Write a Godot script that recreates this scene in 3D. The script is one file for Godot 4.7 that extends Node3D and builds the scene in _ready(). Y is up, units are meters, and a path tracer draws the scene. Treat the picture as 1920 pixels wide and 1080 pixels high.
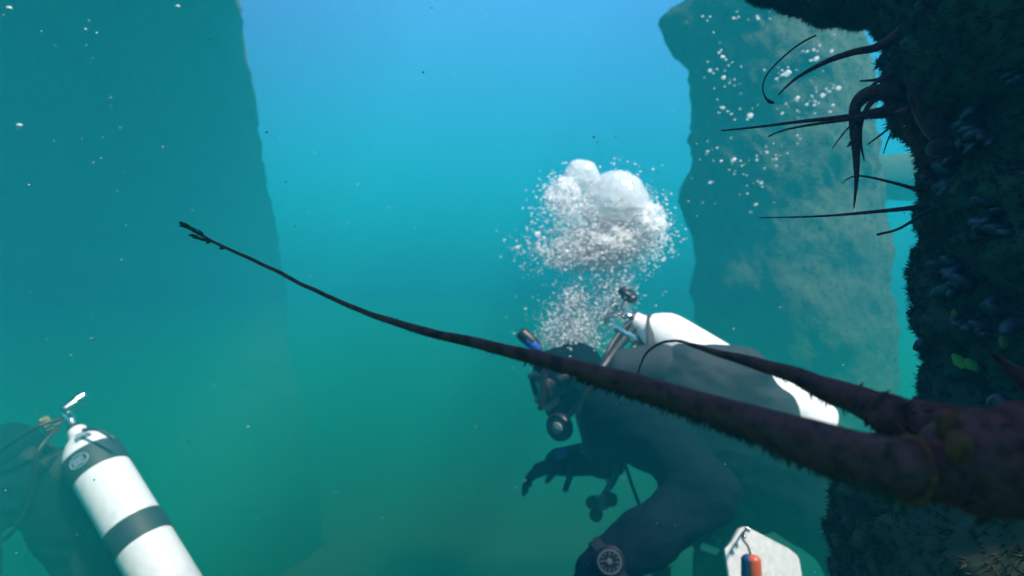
extends Node3D
# Under a pier: divers, encrusted piles and spiny lobsters in green-blue water. y up, metres, the camera at the origin looks along -z.

const F := 1158.0                     # focal length in pixels of a 1920 x 1080 frame
const SEA_BED := -3.2
var rng := RandomNumberGenerator.new()
var used := {}
var M := {}
var nz := FastNoiseLite.new()
var nz_fine := FastNoiseLite.new()
var nz_wide := FastNoiseLite.new()


# ---------------------------------------------------------------- helpers
static func P(px: float, py: float, d: float) -> Vector3:
	return Vector3((px - 960.0) / F * d, -(py - 540.0) / F * d, -d)


class MB:
	var v := PackedVector3Array()
	var c := PackedColorArray()
	var t := PackedInt32Array()
	var col := Color.WHITE
	var mark := 0

	func vert(p: Vector3) -> int:
		v.append(p)
		c.append(col)
		return v.size() - 1

	func tri(a: int, b: int, d: int) -> void:
		t.append(a); t.append(b); t.append(d)

	func quad(a: int, b: int, d: int, e: int) -> void:
		tri(a, b, d); tri(a, d, e)

	# turns the faces added since mark outwards
	func outward() -> void:
		var mid := Vector3.ZERO
		var n := t.size() - mark
		if n <= 0:
			return
		for k in range(mark, t.size()):
			mid += v[t[k]]
		mid /= n
		var vol := 0.0
		for k in range(mark, t.size(), 3):
			vol += (v[t[k]] - mid).dot((v[t[k + 1]] - mid).cross(v[t[k + 2]] - mid))
		if vol > 0.0:
			for k in range(mark, t.size(), 3):
				var s := t[k + 1]
				t[k + 1] = t[k + 2]
				t[k + 2] = s
		mark = t.size()

	func tube(pts: Array, radii: Array, sides := 10, flat := 1.0, flat_dir := Vector3.ZERO) -> void:
		var n := pts.size()
		var up := Vector3.UP
		var rings := []
		for k in n:
			var dir: Vector3 = (pts[mini(k + 1, n - 1)] - pts[maxi(k - 1, 0)]).normalized()
			if k == 0:
				up = flat_dir if flat_dir != Vector3.ZERO else (Vector3.UP if absf(dir.y) < 0.9 else Vector3.RIGHT)
			if flat_dir != Vector3.ZERO:
				up = flat_dir
			up = (up - dir * up.dot(dir)).normalized()
			var side := dir.cross(up)
			var ring := []
			for s in sides:
				var a := TAU * s / sides
				ring.append(vert(pts[k] + (up * cos(a) * flat + side * sin(a)) * radii[k]))
			rings.append(ring)
		for k in n - 1:
			for s in sides:
				var s2 := (s + 1) % sides
				quad(rings[k][s], rings[k][s2], rings[k + 1][s2], rings[k + 1][s])
		var a0 := vert(pts[0])
		var a1 := vert(pts[n - 1])
		for s in sides:
			tri(rings[0][(s + 1) % sides], rings[0][s], a0)
			tri(rings[n - 1][s], rings[n - 1][(s + 1) % sides], a1)
		outward()

	# profile: [along axis, radius]; corners sharper than about 35 degrees stay hard
	func lathe(at: Vector3, axis: Vector3, profile: Array, sides := 24) -> void:
		axis = axis.normalized()
		var u := axis.cross(Vector3.UP if absf(axis.y) < 0.9 else Vector3.RIGHT).normalized()
		var w := axis.cross(u)
		var ring_of := func(q) -> Array:
			var r := []
			for s in sides:
				var a := TAU * s / sides
				r.append(vert(at + axis * q[0] + (u * cos(a) + w * sin(a)) * q[1]))
			return r
		var prev: Array = ring_of.call(profile[0])
		for k in profile.size() - 1:
			var nxt: Array = ring_of.call(profile[k + 1])
			for s in sides:
				var s2 := (s + 1) % sides
				quad(prev[s], prev[s2], nxt[s2], nxt[s])
			prev = nxt
			if k + 2 < profile.size():
				var e1 := Vector2(profile[k + 1][0] - profile[k][0], profile[k + 1][1] - profile[k][1])
				var e2 := Vector2(profile[k + 2][0] - profile[k + 1][0], profile[k + 2][1] - profile[k + 1][1])
				if absf(e1.angle_to(e2)) > 0.6:
					prev = ring_of.call(profile[k + 1])
		outward()

	# a box with chamfered edges
	func box(x: Transform3D, size: Vector3, bevel := 0.004) -> void:
		var h := size / 2.0
		var b := minf(bevel, minf(h.x, minf(h.y, h.z)) * 0.8)
		var id := {}
		for sx in [-1, 1]:
			for sy in [-1, 1]:
				for sz in [-1, 1]:
					id[[sx, sy, sz, 0]] = vert(x * Vector3(sx * h.x, sy * (h.y - b), sz * (h.z - b)))
					id[[sx, sy, sz, 1]] = vert(x * Vector3(sx * (h.x - b), sy * h.y, sz * (h.z - b)))
					id[[sx, sy, sz, 2]] = vert(x * Vector3(sx * (h.x - b), sy * (h.y - b), sz * h.z))
		var o := x.origin
		var fix := func(list: Array) -> void:
			var mid := Vector3.ZERO
			for k in list:
				mid += v[k]
			mid /= list.size()
			var nn := (v[list[1]] - v[list[0]]).cross(v[list[2]] - v[list[0]])
			if nn.dot(mid - o) > 0.0:
				list.reverse()
			# own corners for each face: hard edges
			var f := []
			for k in list:
				f.append(vert(v[k]))
			for k in range(1, f.size() - 1):
				tri(f[0], f[k], f[k + 1])
		for s in [-1, 1]:
			fix.call([id[[s, -1, -1, 0]], id[[s, 1, -1, 0]], id[[s, 1, 1, 0]], id[[s, -1, 1, 0]]])
			fix.call([id[[-1, s, -1, 1]], id[[1, s, -1, 1]], id[[1, s, 1, 1]], id[[-1, s, 1, 1]]])
			fix.call([id[[-1, -1, s, 2]], id[[1, -1, s, 2]], id[[1, 1, s, 2]], id[[-1, 1, s, 2]]])
			for q in [-1, 1]:
				fix.call([id[[s, q, -1, 0]], id[[s, q, 1, 0]], id[[s, q, 1, 1]], id[[s, q, -1, 1]]])
				fix.call([id[[s, -1, q, 0]], id[[s, 1, q, 0]], id[[s, 1, q, 2]], id[[s, -1, q, 2]]])
				fix.call([id[[-1, s, q, 1]], id[[1, s, q, 1]], id[[1, s, q, 2]], id[[-1, s, q, 2]]])
				for r in [-1, 1]:
					fix.call([id[[s, q, r, 0]], id[[s, q, r, 1]], id[[s, q, r, 2]]])
		mark = t.size()

	func ball(at: Vector3, b: Basis, rings := 10, sides := 14, rough := 0.0, noise: FastNoiseLite = null) -> void:
		var rows := []
		for k in rings + 1:
			var lat := PI * k / rings
			var row := []
			for s in (1 if k == 0 or k == rings else sides):
				var lon := TAU * s / sides
				var n := Vector3(sin(lat) * cos(lon), cos(lat), sin(lat) * sin(lon))
				var p := at + b * n
				if noise:
					p = at + b * (n * (1.0 + rough * noise.get_noise_3dv(p)))
				row.append(vert(p))
			rows.append(row)
		for k in rings:
			for s in sides:
				var s2 := (s + 1) % sides
				if k == 0:
					tri(rows[0][0], rows[1][s], rows[1][s2])
				elif k == rings - 1:
					tri(rows[k][s], rows[k + 1][0], rows[k][s2])
				else:
					quad(rows[k][s], rows[k + 1][s], rows[k + 1][s2], rows[k][s2])
		outward()

	func spike(at: Vector3, dir: Vector3, length: float, r: float, bend := Vector3.ZERO, sides := 5) -> void:
		tube([at, at + dir * length * 0.45 + bend * 0.3, at + dir * length + bend], [r, r * 0.62, r * 0.06], sides)

	func mesh(offset: Vector3) -> ArrayMesh:
		var n := PackedVector3Array()
		n.resize(v.size())
		for k in range(0, t.size(), 3):
			var a := v[t[k]]
			var f := (v[t[k + 2]] - a).cross(v[t[k + 1]] - a)
			n[t[k]] += f
			n[t[k + 1]] += f
			n[t[k + 2]] += f
		var w := PackedVector3Array()
		w.resize(v.size())
		for k in v.size():
			n[k] = n[k].normalized() if n[k].length_squared() > 1e-24 else Vector3.UP
			w[k] = v[k] - offset
		var a := []
		a.resize(Mesh.ARRAY_MAX)
		a[Mesh.ARRAY_VERTEX] = w
		a[Mesh.ARRAY_NORMAL] = n
		a[Mesh.ARRAY_COLOR] = c
		a[Mesh.ARRAY_INDEX] = t
		var m := ArrayMesh.new()
		m.add_surface_from_arrays(Mesh.PRIMITIVE_TRIANGLES, a)
		return m


# bones: [a, b, radius at a, radius at b, blend]; one continuous skin round them all (surface nets)
func skin(mb: MB, bones: Array, cell: float, tint = null, folds := 0.0) -> void:
	var lo := Vector3(1e9, 1e9, 1e9)
	var hi := -lo
	for b in bones:
		var r: float = maxf(b[2], b[3]) + cell * 3.0
		lo = lo.min(b[0].min(b[1]) - Vector3.ONE * r)
		hi = hi.max(b[0].max(b[1]) + Vector3.ONE * r)
	var nx := int((hi.x - lo.x) / cell) + 2
	var ny := int((hi.y - lo.y) / cell) + 2
	var nzc := int((hi.z - lo.z) / cell) + 2
	var field := PackedFloat32Array()
	field.resize(nx * ny * nzc)
	field.fill(1.0)
	for b in bones:
		var pa: Vector3 = b[0]
		var pb: Vector3 = b[1]
		var ra: float = b[2]
		var rb: float = b[3]
		var k: float = b[4]
		var r := maxf(ra, rb) + k + cell * 2.0
		var l := ((pa.min(pb) - Vector3.ONE * r - lo) / cell).floor()
		var h := ((pa.max(pb) + Vector3.ONE * r - lo) / cell).ceil()
		var ab := pb - pa
		var inv := 1.0 / maxf(ab.length_squared(), 1e-9)
		for z in range(maxi(0, int(l.z)), mini(nzc, int(h.z) + 1)):
			for y in range(maxi(0, int(l.y)), mini(ny, int(h.y) + 1)):
				var base := (z * ny + y) * nx
				for x in range(maxi(0, int(l.x)), mini(nx, int(h.x) + 1)):
					var p := lo + Vector3(x, y, z) * cell - pa
					var s := clampf(p.dot(ab) * inv, 0.0, 1.0)
					var d := (p - ab * s).length() - (ra + (rb - ra) * s)
					var o := field[base + x]
					var hh := maxf(k - absf(o - d), 0.0) / k
					field[base + x] = minf(o, d) - hh * hh * k * 0.25
	var cellv := {}
	var step := [1, nx, nx * ny]
	for z in nzc - 1:
		for y in ny - 1:
			var base := (z * ny + y) * nx
			for x in nx - 1:
				var i := base + x
				var f0 := field[i]
				if absf(f0) > cell * 2.0:
					continue
				var corner := [f0, field[i + 1], field[i + nx], field[i + nx + 1], field[i + step[2]], field[i + step[2] + 1], field[i + step[2] + nx], field[i + step[2] + nx + 1]]
				var inside := 0
				for q in corner:
					if q < 0.0:
						inside += 1
				if inside == 0 or inside == 8:
					continue
				var sum := Vector3.ZERO
				var cnt := 0
				for e in [[0, 1], [2, 3], [4, 5], [6, 7], [0, 2], [1, 3], [4, 6], [5, 7], [0, 4], [1, 5], [2, 6], [3, 7]]:
					var fa: float = corner[e[0]]
					var fb: float = corner[e[1]]
					if (fa < 0.0) != (fb < 0.0):
						var s := fa / (fa - fb)
						var qa := Vector3(e[0] & 1, (e[0] >> 1) & 1, e[0] >> 2)
						var qb := Vector3(e[1] & 1, (e[1] >> 1) & 1, e[1] >> 2)
						sum += qa.lerp(qb, s)
						cnt += 1
				var pos := lo + (Vector3(x, y, z) + sum / cnt) * cell
				if folds > 0.0:
					var g := Vector3(corner[1] - corner[0] + corner[7] - corner[6], corner[2] - corner[0] + corner[7] - corner[5], corner[4] - corner[0] + corner[7] - corner[3]).normalized()
					pos += g * folds * (0.5 - 2.0 * absf(nz_fine.get_noise_3d(pos.x * 4.0, pos.y * 7.0, pos.z * 4.0))) + g * folds * 0.8 * nz.get_noise_3dv(pos * 3.0)
				if tint != null:
					mb.col = tint.call(pos)
				cellv[i] = mb.vert(pos)
	mb.col = Color.WHITE
	for i in cellv:
		var f0 := field[i]
		for ax in 3:
			var f1 := field[i + step[ax]]
			if (f0 < 0.0) == (f1 < 0.0):
				continue
			var s1: int = step[(ax + 1) % 3]
			var s2: int = step[(ax + 2) % 3]
			if not (cellv.has(i - s1) and cellv.has(i - s2) and cellv.has(i - s1 - s2)):
				continue
			var q := [cellv[i], cellv[i - s1], cellv[i - s1 - s2], cellv[i - s2]]
			if f0 < 0.0:
				mb.quad(q[0], q[3], q[2], q[1])
			else:
				mb.quad(q[0], q[1], q[2], q[3])
	mb.outward()


func numbered(called: String) -> String:
	var n: int = used.get(called, 0)
	used[called] = n + 1
	return called if n == 0 else "%s_%03d" % [called, n]


func tag(o: Node3D, label: String, category: String, group := "", kind := "") -> void:
	if label: o.set_meta("label", label)
	if category: o.set_meta("category", category)
	if group: o.set_meta("group", group)
	if kind: o.set_meta("kind", kind)


func thing(called: String, label: String, category: String, at: Vector3, group := "") -> Node3D:
	var o := Node3D.new()
	o.name = numbered(called)
	o.position = at
	add_child(o)
	tag(o, label, category, group)
	return o


func world_of(n: Node) -> Vector3:
	var s := Vector3.ZERO
	while n is Node3D and n != self:
		s += n.position
		n = n.get_parent()
	return s


# shapes are given in the scene's own axes; the part's origin is its parent's
func part(called: String, mb: MB, m: Material, parent: Node3D, label := "") -> MeshInstance3D:
	var o := MeshInstance3D.new()
	o.name = called
	o.mesh = mb.mesh(world_of(parent))
	o.material_override = null
	o.mesh.surface_set_material(0, m)
	parent.add_child(o, true)
	if label: o.set_meta("label", label)
	return o


func single(called: String, mb: MB, m: Material, label: String, category: String, at: Vector3, group := "") -> MeshInstance3D:
	var o := MeshInstance3D.new()
	o.name = numbered(called)
	o.mesh = mb.mesh(at)
	o.mesh.surface_set_material(0, m)
	o.position = at
	add_child(o)
	tag(o, label, category, group)
	return o


func lin(r: float, g: float, b: float) -> Color:
	return Color(r, g, b).linear_to_srgb()


var tex_cache := {}
func noise_tex(freq: float, seed_: int, colors: Array, cell := false, oct := 4) -> NoiseTexture2D:
	var key := str([freq, seed_, colors, cell, oct])
	if tex_cache.has(key):
		return tex_cache[key]
	var n := FastNoiseLite.new()
	n.noise_type = FastNoiseLite.TYPE_CELLULAR if cell else FastNoiseLite.TYPE_SIMPLEX_SMOOTH
	n.seed = seed_
	n.frequency = freq
	n.fractal_octaves = oct
	n.fractal_gain = 0.55
	var t := NoiseTexture2D.new()
	t.width = 512
	t.height = 512
	t.seamless = true
	t.noise = n
	if colors.size():
		var g := Gradient.new()
		var offs := PackedFloat32Array()
		var cols := PackedColorArray()
		for k in colors.size():
			offs.append(0.22 + 0.56 * k / maxf(1.0, colors.size() - 1.0))
			cols.append(colors[k])
		g.offsets = offs
		g.colors = cols
		t.color_ramp = g
	tex_cache[key] = t
	return t


func mat(colors: Array, scale_: float, rough: float, relief := 0.0, seed_ := 1, freq := 0.012, relief_scale := 1.0) -> StandardMaterial3D:
	var m := StandardMaterial3D.new()
	m.albedo_texture = noise_tex(freq, seed_, colors)
	m.roughness = rough
	m.uv1_triplanar = true
	m.uv1_scale = Vector3.ONE * scale_
	if relief > 0.0:
		m.normal_enabled = true
		m.normal_texture = relief_tex(freq * 2.5 * relief_scale, seed_ + 50)
		m.normal_scale = relief
	return m


func relief_tex(freq: float, seed_: int) -> NoiseTexture2D:
	var key := str(["relief", freq, seed_])
	if not tex_cache.has(key):
		var t := NoiseTexture2D.new()
		t.width = 512
		t.height = 512
		t.seamless = true
		t.as_normal_map = true
		t.bump_strength = 6.0
		t.noise = noise_tex(freq, seed_, []).noise
		tex_cache[key] = t
	return tex_cache[key]


func plain(c: Color, rough: float, metal := 0.0) -> StandardMaterial3D:
	var m := StandardMaterial3D.new()
	m.albedo_color = c
	m.roughness = rough
	m.metallic = metal
	return m


func smooth_path(pts: Array, per := 6) -> Array:
	# Catmull-Rom through points (arrays of numbers or vectors)
	var out := []
	for k in pts.size() - 1:
		var a = pts[maxi(k - 1, 0)]
		var b = pts[k]
		var c = pts[k + 1]
		var d = pts[mini(k + 2, pts.size() - 1)]
		for s in per:
			var t := float(s) / per
			out.append((b * 2.0 + (c - a) * t + (a * 2.0 - b * 5.0 + c * 4.0 - d) * t * t + (b * 3.0 - a - c * 3.0 + d) * t * t * t) * 0.5)
	out.append(pts[-1])
	return out


func curve_of(pairs: Array, x: float) -> float:
	if x <= pairs[0][0]:
		return pairs[0][1]
	for k in pairs.size() - 1:
		if x <= pairs[k + 1][0]:
			return lerpf(pairs[k][1], pairs[k + 1][1], smoothstep(pairs[k][0], pairs[k + 1][0], x))
	return pairs[-1][1]


func scatter(called: String, meshes: ArrayMesh, m: Material, spots: Array, parent: Node3D) -> MultiMeshInstance3D:
	var mm := MultiMesh.new()
	mm.transform_format = MultiMesh.TRANSFORM_3D
	mm.use_colors = true
	mm.mesh = meshes
	mm.instance_count = spots.size()
	var off := world_of(parent)
	for k in spots.size():
		var x: Transform3D = spots[k][0]
		x.origin -= off
		mm.set_instance_transform(k, x)
		mm.set_instance_color(k, spots[k][1])
	meshes.surface_set_material(0, m)
	var o := MultiMeshInstance3D.new()
	o.name = called
	o.multimesh = mm
	o.set_meta("kind", "stuff")
	parent.add_child(o, true)
	return o


func facing(n: Vector3, spin: float) -> Basis:
	# a basis whose y runs along n
	var u := n.cross(Vector3.RIGHT if absf(n.x) < 0.8 else Vector3.FORWARD).normalized()
	return Basis(u, n, u.cross(n)).rotated(n, spin)


# ---------------------------------------------------------------- scene
func _ready() -> void:
	rng.seed = 7
	for q in [[nz, 3, 1.0], [nz_fine, 11, 1.0], [nz_wide, 23, 1.0]]:
		q[0].seed = q[1]
		q[0].frequency = q[2]
		q[0].noise_type = FastNoiseLite.TYPE_SIMPLEX_SMOOTH
		q[0].fractal_octaves = 4

	var cam := Camera3D.new()
	cam.name = "camera"
	cam.fov = rad_to_deg(2.0 * atan(540.0 / F))
	cam.near = 0.02
	cam.far = 300.0
	var optics := CameraAttributesPhysical.new()      # an underwater camera focused close by
	optics.frustum_focal_length = 24.0 / (2.0 * 540.0 / F)
	optics.frustum_focus_distance = 0.55
	optics.frustum_near = 0.02
	optics.frustum_far = 300.0
	optics.exposure_aperture = 8.0
	cam.attributes = optics
	add_child(cam)

	var env := Environment.new()
	var sky_mat := ProceduralSkyMaterial.new()
	sky_mat.sky_top_color = lin(0.15, 0.22, 0.62)
	sky_mat.sky_horizon_color = lin(0.006, 0.040, 0.18)
	sky_mat.sky_curve = 0.9
	sky_mat.ground_horizon_color = lin(0.03, 0.30, 0.40)
	sky_mat.ground_bottom_color = lin(0.03, 0.25, 0.25)
	sky_mat.sun_angle_max = 12.0
	env.background_mode = Environment.BG_SKY
	env.sky = Sky.new()
	env.sky.sky_material = sky_mat
	env.background_energy_multiplier = 1.0
	env.tonemap_mode = Environment.TONE_MAPPER_LINEAR
	env.tonemap_exposure = 4.5
	env.fog_enabled = true
	env.fog_density = 0.04
	env.fog_light_color = lin(0.010, 0.56, 0.64)
	env.volumetric_fog_enabled = true      # for the greener layer over the sea floor
	env.volumetric_fog_density = 0.0
	env.sdfgi_enabled = true
	env.ssao_enabled = true
	env.ssil_enabled = true
	var we := WorldEnvironment.new()
	we.name = "environment"
	we.environment = env
	add_child(we)

	var sun := DirectionalLight3D.new()
	sun.name = "sun"
	sun.light_color = Color(1.0, 0.95, 0.9)
	sun.light_energy = 1.4
	sun.light_angular_distance = 6.0
	sun.shadow_enabled = true
	add_child(sun)
	sun.look_at_from_position(Vector3.ZERO, -Vector3(0.45, 1.0, 0.45), Vector3.FORWARD)   # from above and behind the right shoulder

	materials()
	sea_bed()
	silt()
	piles()
	ledge()
	divers()
	front_lobster()
	pile_lobster()
	bubbles()
	bubble_mist()
	small_things()


func materials() -> void:
	M.sand = mat([lin(0.24, 0.27, 0.14), lin(0.29, 0.32, 0.17), lin(0.34, 0.36, 0.20)], 0.7, 0.95, 0.6, 2)
	M.growth = mat([lin(0.014, 0.026, 0.012), lin(0.035, 0.05, 0.022), lin(0.055, 0.055, 0.028), lin(0.035, 0.055, 0.026)], 2.2, 0.95, 1.0, 6)
	M.ledge = mat([lin(0.05, 0.07, 0.035), lin(0.11, 0.125, 0.065), lin(0.18, 0.18, 0.10)], 1.8, 0.95, 1.0, 12)
	M.turf = plain(Color.WHITE, 0.9)
	M.turf.vertex_color_use_as_albedo = true
	M.suit = plain(Color.WHITE, 0.85)
	M.suit.metallic_specular = 0.08
	M.suit.vertex_color_use_as_albedo = true
	M.suit.normal_enabled = true
	M.suit.normal_texture = relief_tex(0.03, 77)
	M.suit.normal_scale = 0.5
	M.suit.uv1_triplanar = true
	M.suit.uv1_scale = Vector3.ONE * 3.0
	M.nylon = mat([lin(0.005, 0.011, 0.016), lin(0.009, 0.018, 0.026)], 6.0, 0.8, 0.5, 21, 0.05)
	M.strap = plain(lin(0.012, 0.014, 0.017), 0.7)
	M.rubber = plain(lin(0.01, 0.01, 0.011), 0.45)
	M.tank = mat([lin(0.72, 0.73, 0.73), lin(0.84, 0.84, 0.84), lin(0.87, 0.87, 0.87), lin(0.88, 0.88, 0.88)], 3.0, 0.34, 0.1, 25, 0.02)
	M.tank.metallic = 0.0
	M.chrome = plain(lin(0.75, 0.75, 0.74), 0.18, 1.0)
	M.brass = plain(lin(0.62, 0.55, 0.22), 0.3, 0.8)
	M.sticker = plain(lin(0.10, 0.16, 0.20), 0.5)
	M.band = plain(lin(0.015, 0.035, 0.045), 0.6)
	M.badge = plain(lin(0.25, 0.36, 0.40), 0.5)
	M.blue = plain(lin(0.02, 0.09, 0.45), 0.5)
	M.navy = plain(lin(0.02, 0.05, 0.16), 0.4)
	M.lime = plain(lin(0.35, 0.65, 0.05), 0.5)
	M.white = mat([lin(0.60, 0.62, 0.60), lin(0.78, 0.79, 0.78)], 5.0, 0.45, 0.1, 31, 0.02)
	M.orange = plain(lin(0.60, 0.10, 0.03), 0.35)
	M.dial = plain(lin(0.16, 0.19, 0.19), 0.4)
	M.speck = plain(lin(0.5, 0.55, 0.5), 0.6)
	M.glass = plain(Color(0.8, 0.9, 0.9, 0.12), 0.05)
	M.glass.transparency = BaseMaterial3D.TRANSPARENCY_ALPHA
	M.shell = mat([lin(0.03, 0.008, 0.007), lin(0.10, 0.024, 0.019), lin(0.17, 0.036, 0.024), lin(0.09, 0.028, 0.028)], 14.0, 0.55, 0.8, 41, 0.012)
	M.joint = mat([lin(0.05, 0.014, 0.008), lin(0.16, 0.03, 0.010), lin(0.30, 0.06, 0.015)], 16.0, 0.5, 0.6, 45)
	for k in ["shell", "joint"]:
		M[k].metallic_specular = 0.25
	M.spine = plain(lin(0.03, 0.022, 0.01), 0.7)
	M.fuzz = plain(lin(0.04, 0.045, 0.012), 0.9)
	M.weed = mat([lin(0.03, 0.07, 0.02), lin(0.07, 0.12, 0.04), lin(0.12, 0.15, 0.05)], 5.0, 0.9, 0.8, 47)
	M.scrap = plain(lin(0.20, 0.30, 0.05), 0.7)
	M.sponge = mat([lin(0.07, 0.07, 0.02), lin(0.13, 0.12, 0.03), lin(0.18, 0.15, 0.05)], 30.0, 0.9, 1.0, 61)
	M.mussel = mat([lin(0.008, 0.010, 0.016), lin(0.02, 0.022, 0.035), lin(0.05, 0.045, 0.04)], 40.0, 0.4, 0.5, 63)
	M.bubble = plain(lin(0.97, 0.98, 0.98), 0.28, 0.1)
	M.froth = plain(lin(0.92, 0.95, 0.96), 0.3, 0.0)
	M.dome = plain(Color(0.97, 0.98, 0.98, 0.42), 0.06)
	M.dome.transparency = BaseMaterial3D.TRANSPARENCY_ALPHA
	M.dome.metallic_specular = 0.8
	for k in ["bubble", "froth"]:
		M[k].backlight_enabled = true
		M[k].backlight = Color(1.0, 1.0, 1.0)
	M.froth.transparency = BaseMaterial3D.TRANSPARENCY_ALPHA
	M.froth.albedo_color.a = 0.8
	M.bubble.transparency = BaseMaterial3D.TRANSPARENCY_ALPHA
	M.bubble.albedo_color.a = 0.8


func sea_bed() -> void:
	var mb := MB.new()
	var n := 150
	var ids := []
	for j in n + 1:
		for i in n + 1:
			var u := (float(i) / n - 0.5) * 2.0
			var w := (float(j) / n - 0.5) * 2.0
			var x := 45.0 * u * absf(u)
			var z := 45.0 * w * absf(w) - 3.0
			var y := SEA_BED + 0.10 * nz_wide.get_noise_2d(x * 0.35, z * 0.35) + 0.03 * nz.get_noise_2d(x * 2.0, z * 2.0)
			ids.append(mb.vert(Vector3(x, y, z)))
	for j in n:
		for i in n:
			var a: int = ids[j * (n + 1) + i]
			mb.quad(a, a + 1, a + n + 2, a + n + 1)
	var o := part("sea_floor", mb, M.sand, self)
	o.set_meta("kind", "structure")


# greener, thicker water over the sea floor
func silt() -> void:
	var layers := []
	for k in 6:
		layers.append([[3.4, 0.065], [1.3, 0.03], [0.9, 0.035], [0.5, 0.035], [0.2, 0.03], [0.0, 0.015]][k] + [lin(0.014, 0.42, 0.46)])
	for k in 8:
		layers.append([-0.1 - 0.17 * k, 0.022, lin(0.014, 0.97, 0.30)])
	for q in layers:
		var f := FogVolume.new()
		f.name = numbered("murky_water")
		f.shape = RenderingServer.FOG_VOLUME_SHAPE_BOX
		var h: float = q[0] - SEA_BED + 0.5
		f.size = Vector3(80.0, h, 80.0)
		f.position = Vector3(0, q[0] - h / 2.0, -3.0)
		var m := FogMaterial.new()
		m.albedo = q[2]
		m.density = q[1]
		f.material = m
		f.set_meta("kind", "structure")
		add_child(f)


# a leaning, encrusted shaft; returns [builder, spots on its skin as [place, normal]]
func shaft(at_y: Callable, radius: Callable, ys: Array, sides: int, rough: float, freq: float, spots_wanted: int, see: Callable) -> Array:
	var mb := MB.new()
	var rows := []
	var spots := []
	for y in ys:
		var c: Vector3 = at_y.call(y)
		var row := []
		for s in sides:
			var a := TAU * s / sides
			var n := Vector3(cos(a), 0, sin(a))
			var q: Vector3 = c + n * radius.call(y, a)
			var r := rough * (nz.get_noise_3dv(q * freq) + 0.6 * absf(nz_fine.get_noise_3dv(q * freq * 2.7)))
			row.append(mb.vert(q + n * r))
		rows.append(row)
	for k in rows.size() - 1:
		for s in sides:
			mb.quad(rows[k][s], rows[k][(s + 1) % sides], rows[k + 1][(s + 1) % sides], rows[k + 1][s])
	for e in [0, rows.size() - 1]:
		var mid := mb.vert(at_y.call(ys[e]))
		for s in sides:
			if e == 0:
				mb.tri(rows[e][(s + 1) % sides], rows[e][s], mid)
			else:
				mb.tri(rows[e][s], rows[e][(s + 1) % sides], mid)
	mb.outward()
	var tries := 0
	while spots.size() < spots_wanted and tries < spots_wanted * 12:
		tries += 1
		var k := rng.randi_range(0, rows.size() - 2)
		var s := rng.randi_range(0, sides - 1)
		var p := mb.v[rows[k][s]].lerp(mb.v[rows[k + 1][(s + 1) % sides]], rng.randf())
		var n: Vector3 = (mb.v[rows[k][s]] - at_y.call(ys[k])).normalized()
		if see.call(p, n):
			spots.append([p, n])
	return [mb, spots]


func tuft_mesh(blades: int, h: float, r: float, seed_: int) -> ArrayMesh:
	var g := RandomNumberGenerator.new()
	g.seed = seed_
	var mb := MB.new()
	for k in blades:
		var a := g.randf() * TAU
		var lean := g.randf_range(0.15, 0.9)
		var d := Vector3(cos(a) * lean, 1.0, sin(a) * lean).normalized()
		var b := Vector3(g.randf_range(-0.3, 0.3), g.randf_range(-0.35, 0.1), g.randf_range(-0.3, 0.3)) * h
		mb.spike(Vector3(cos(a), 0, sin(a)) * r * 1.5, d, h * g.randf_range(0.5, 1.0), r * g.randf_range(0.6, 1.2), b, 3)
	return mb.mesh(Vector3.ZERO)


func turf_on(parent: Node3D, spots: Array, size_lo: float, size_hi: float, tones: Array, seed_: int, called := "turf") -> void:
	var list := []
	for q in spots:
		var s := rng.randf_range(size_lo, size_hi)
		var n: Vector3 = (q[1] + Vector3(rng.randf_range(-0.5, 0.5), rng.randf_range(-0.6, 0.3), rng.randf_range(-0.5, 0.5))).normalized()
		var c: Color = tones[rng.randi_range(0, tones.size() - 1)]
		c = c * rng.randf_range(0.6, 1.4)
		c.a = 1.0
		list.append([Transform3D(facing(n, rng.randf() * TAU).scaled(Vector3.ONE * s), q[0] - q[1] * s * 0.12), c])
	scatter(called, tuft_mesh(7, 1.0, 0.09, seed_), M.turf, list, parent)


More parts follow.
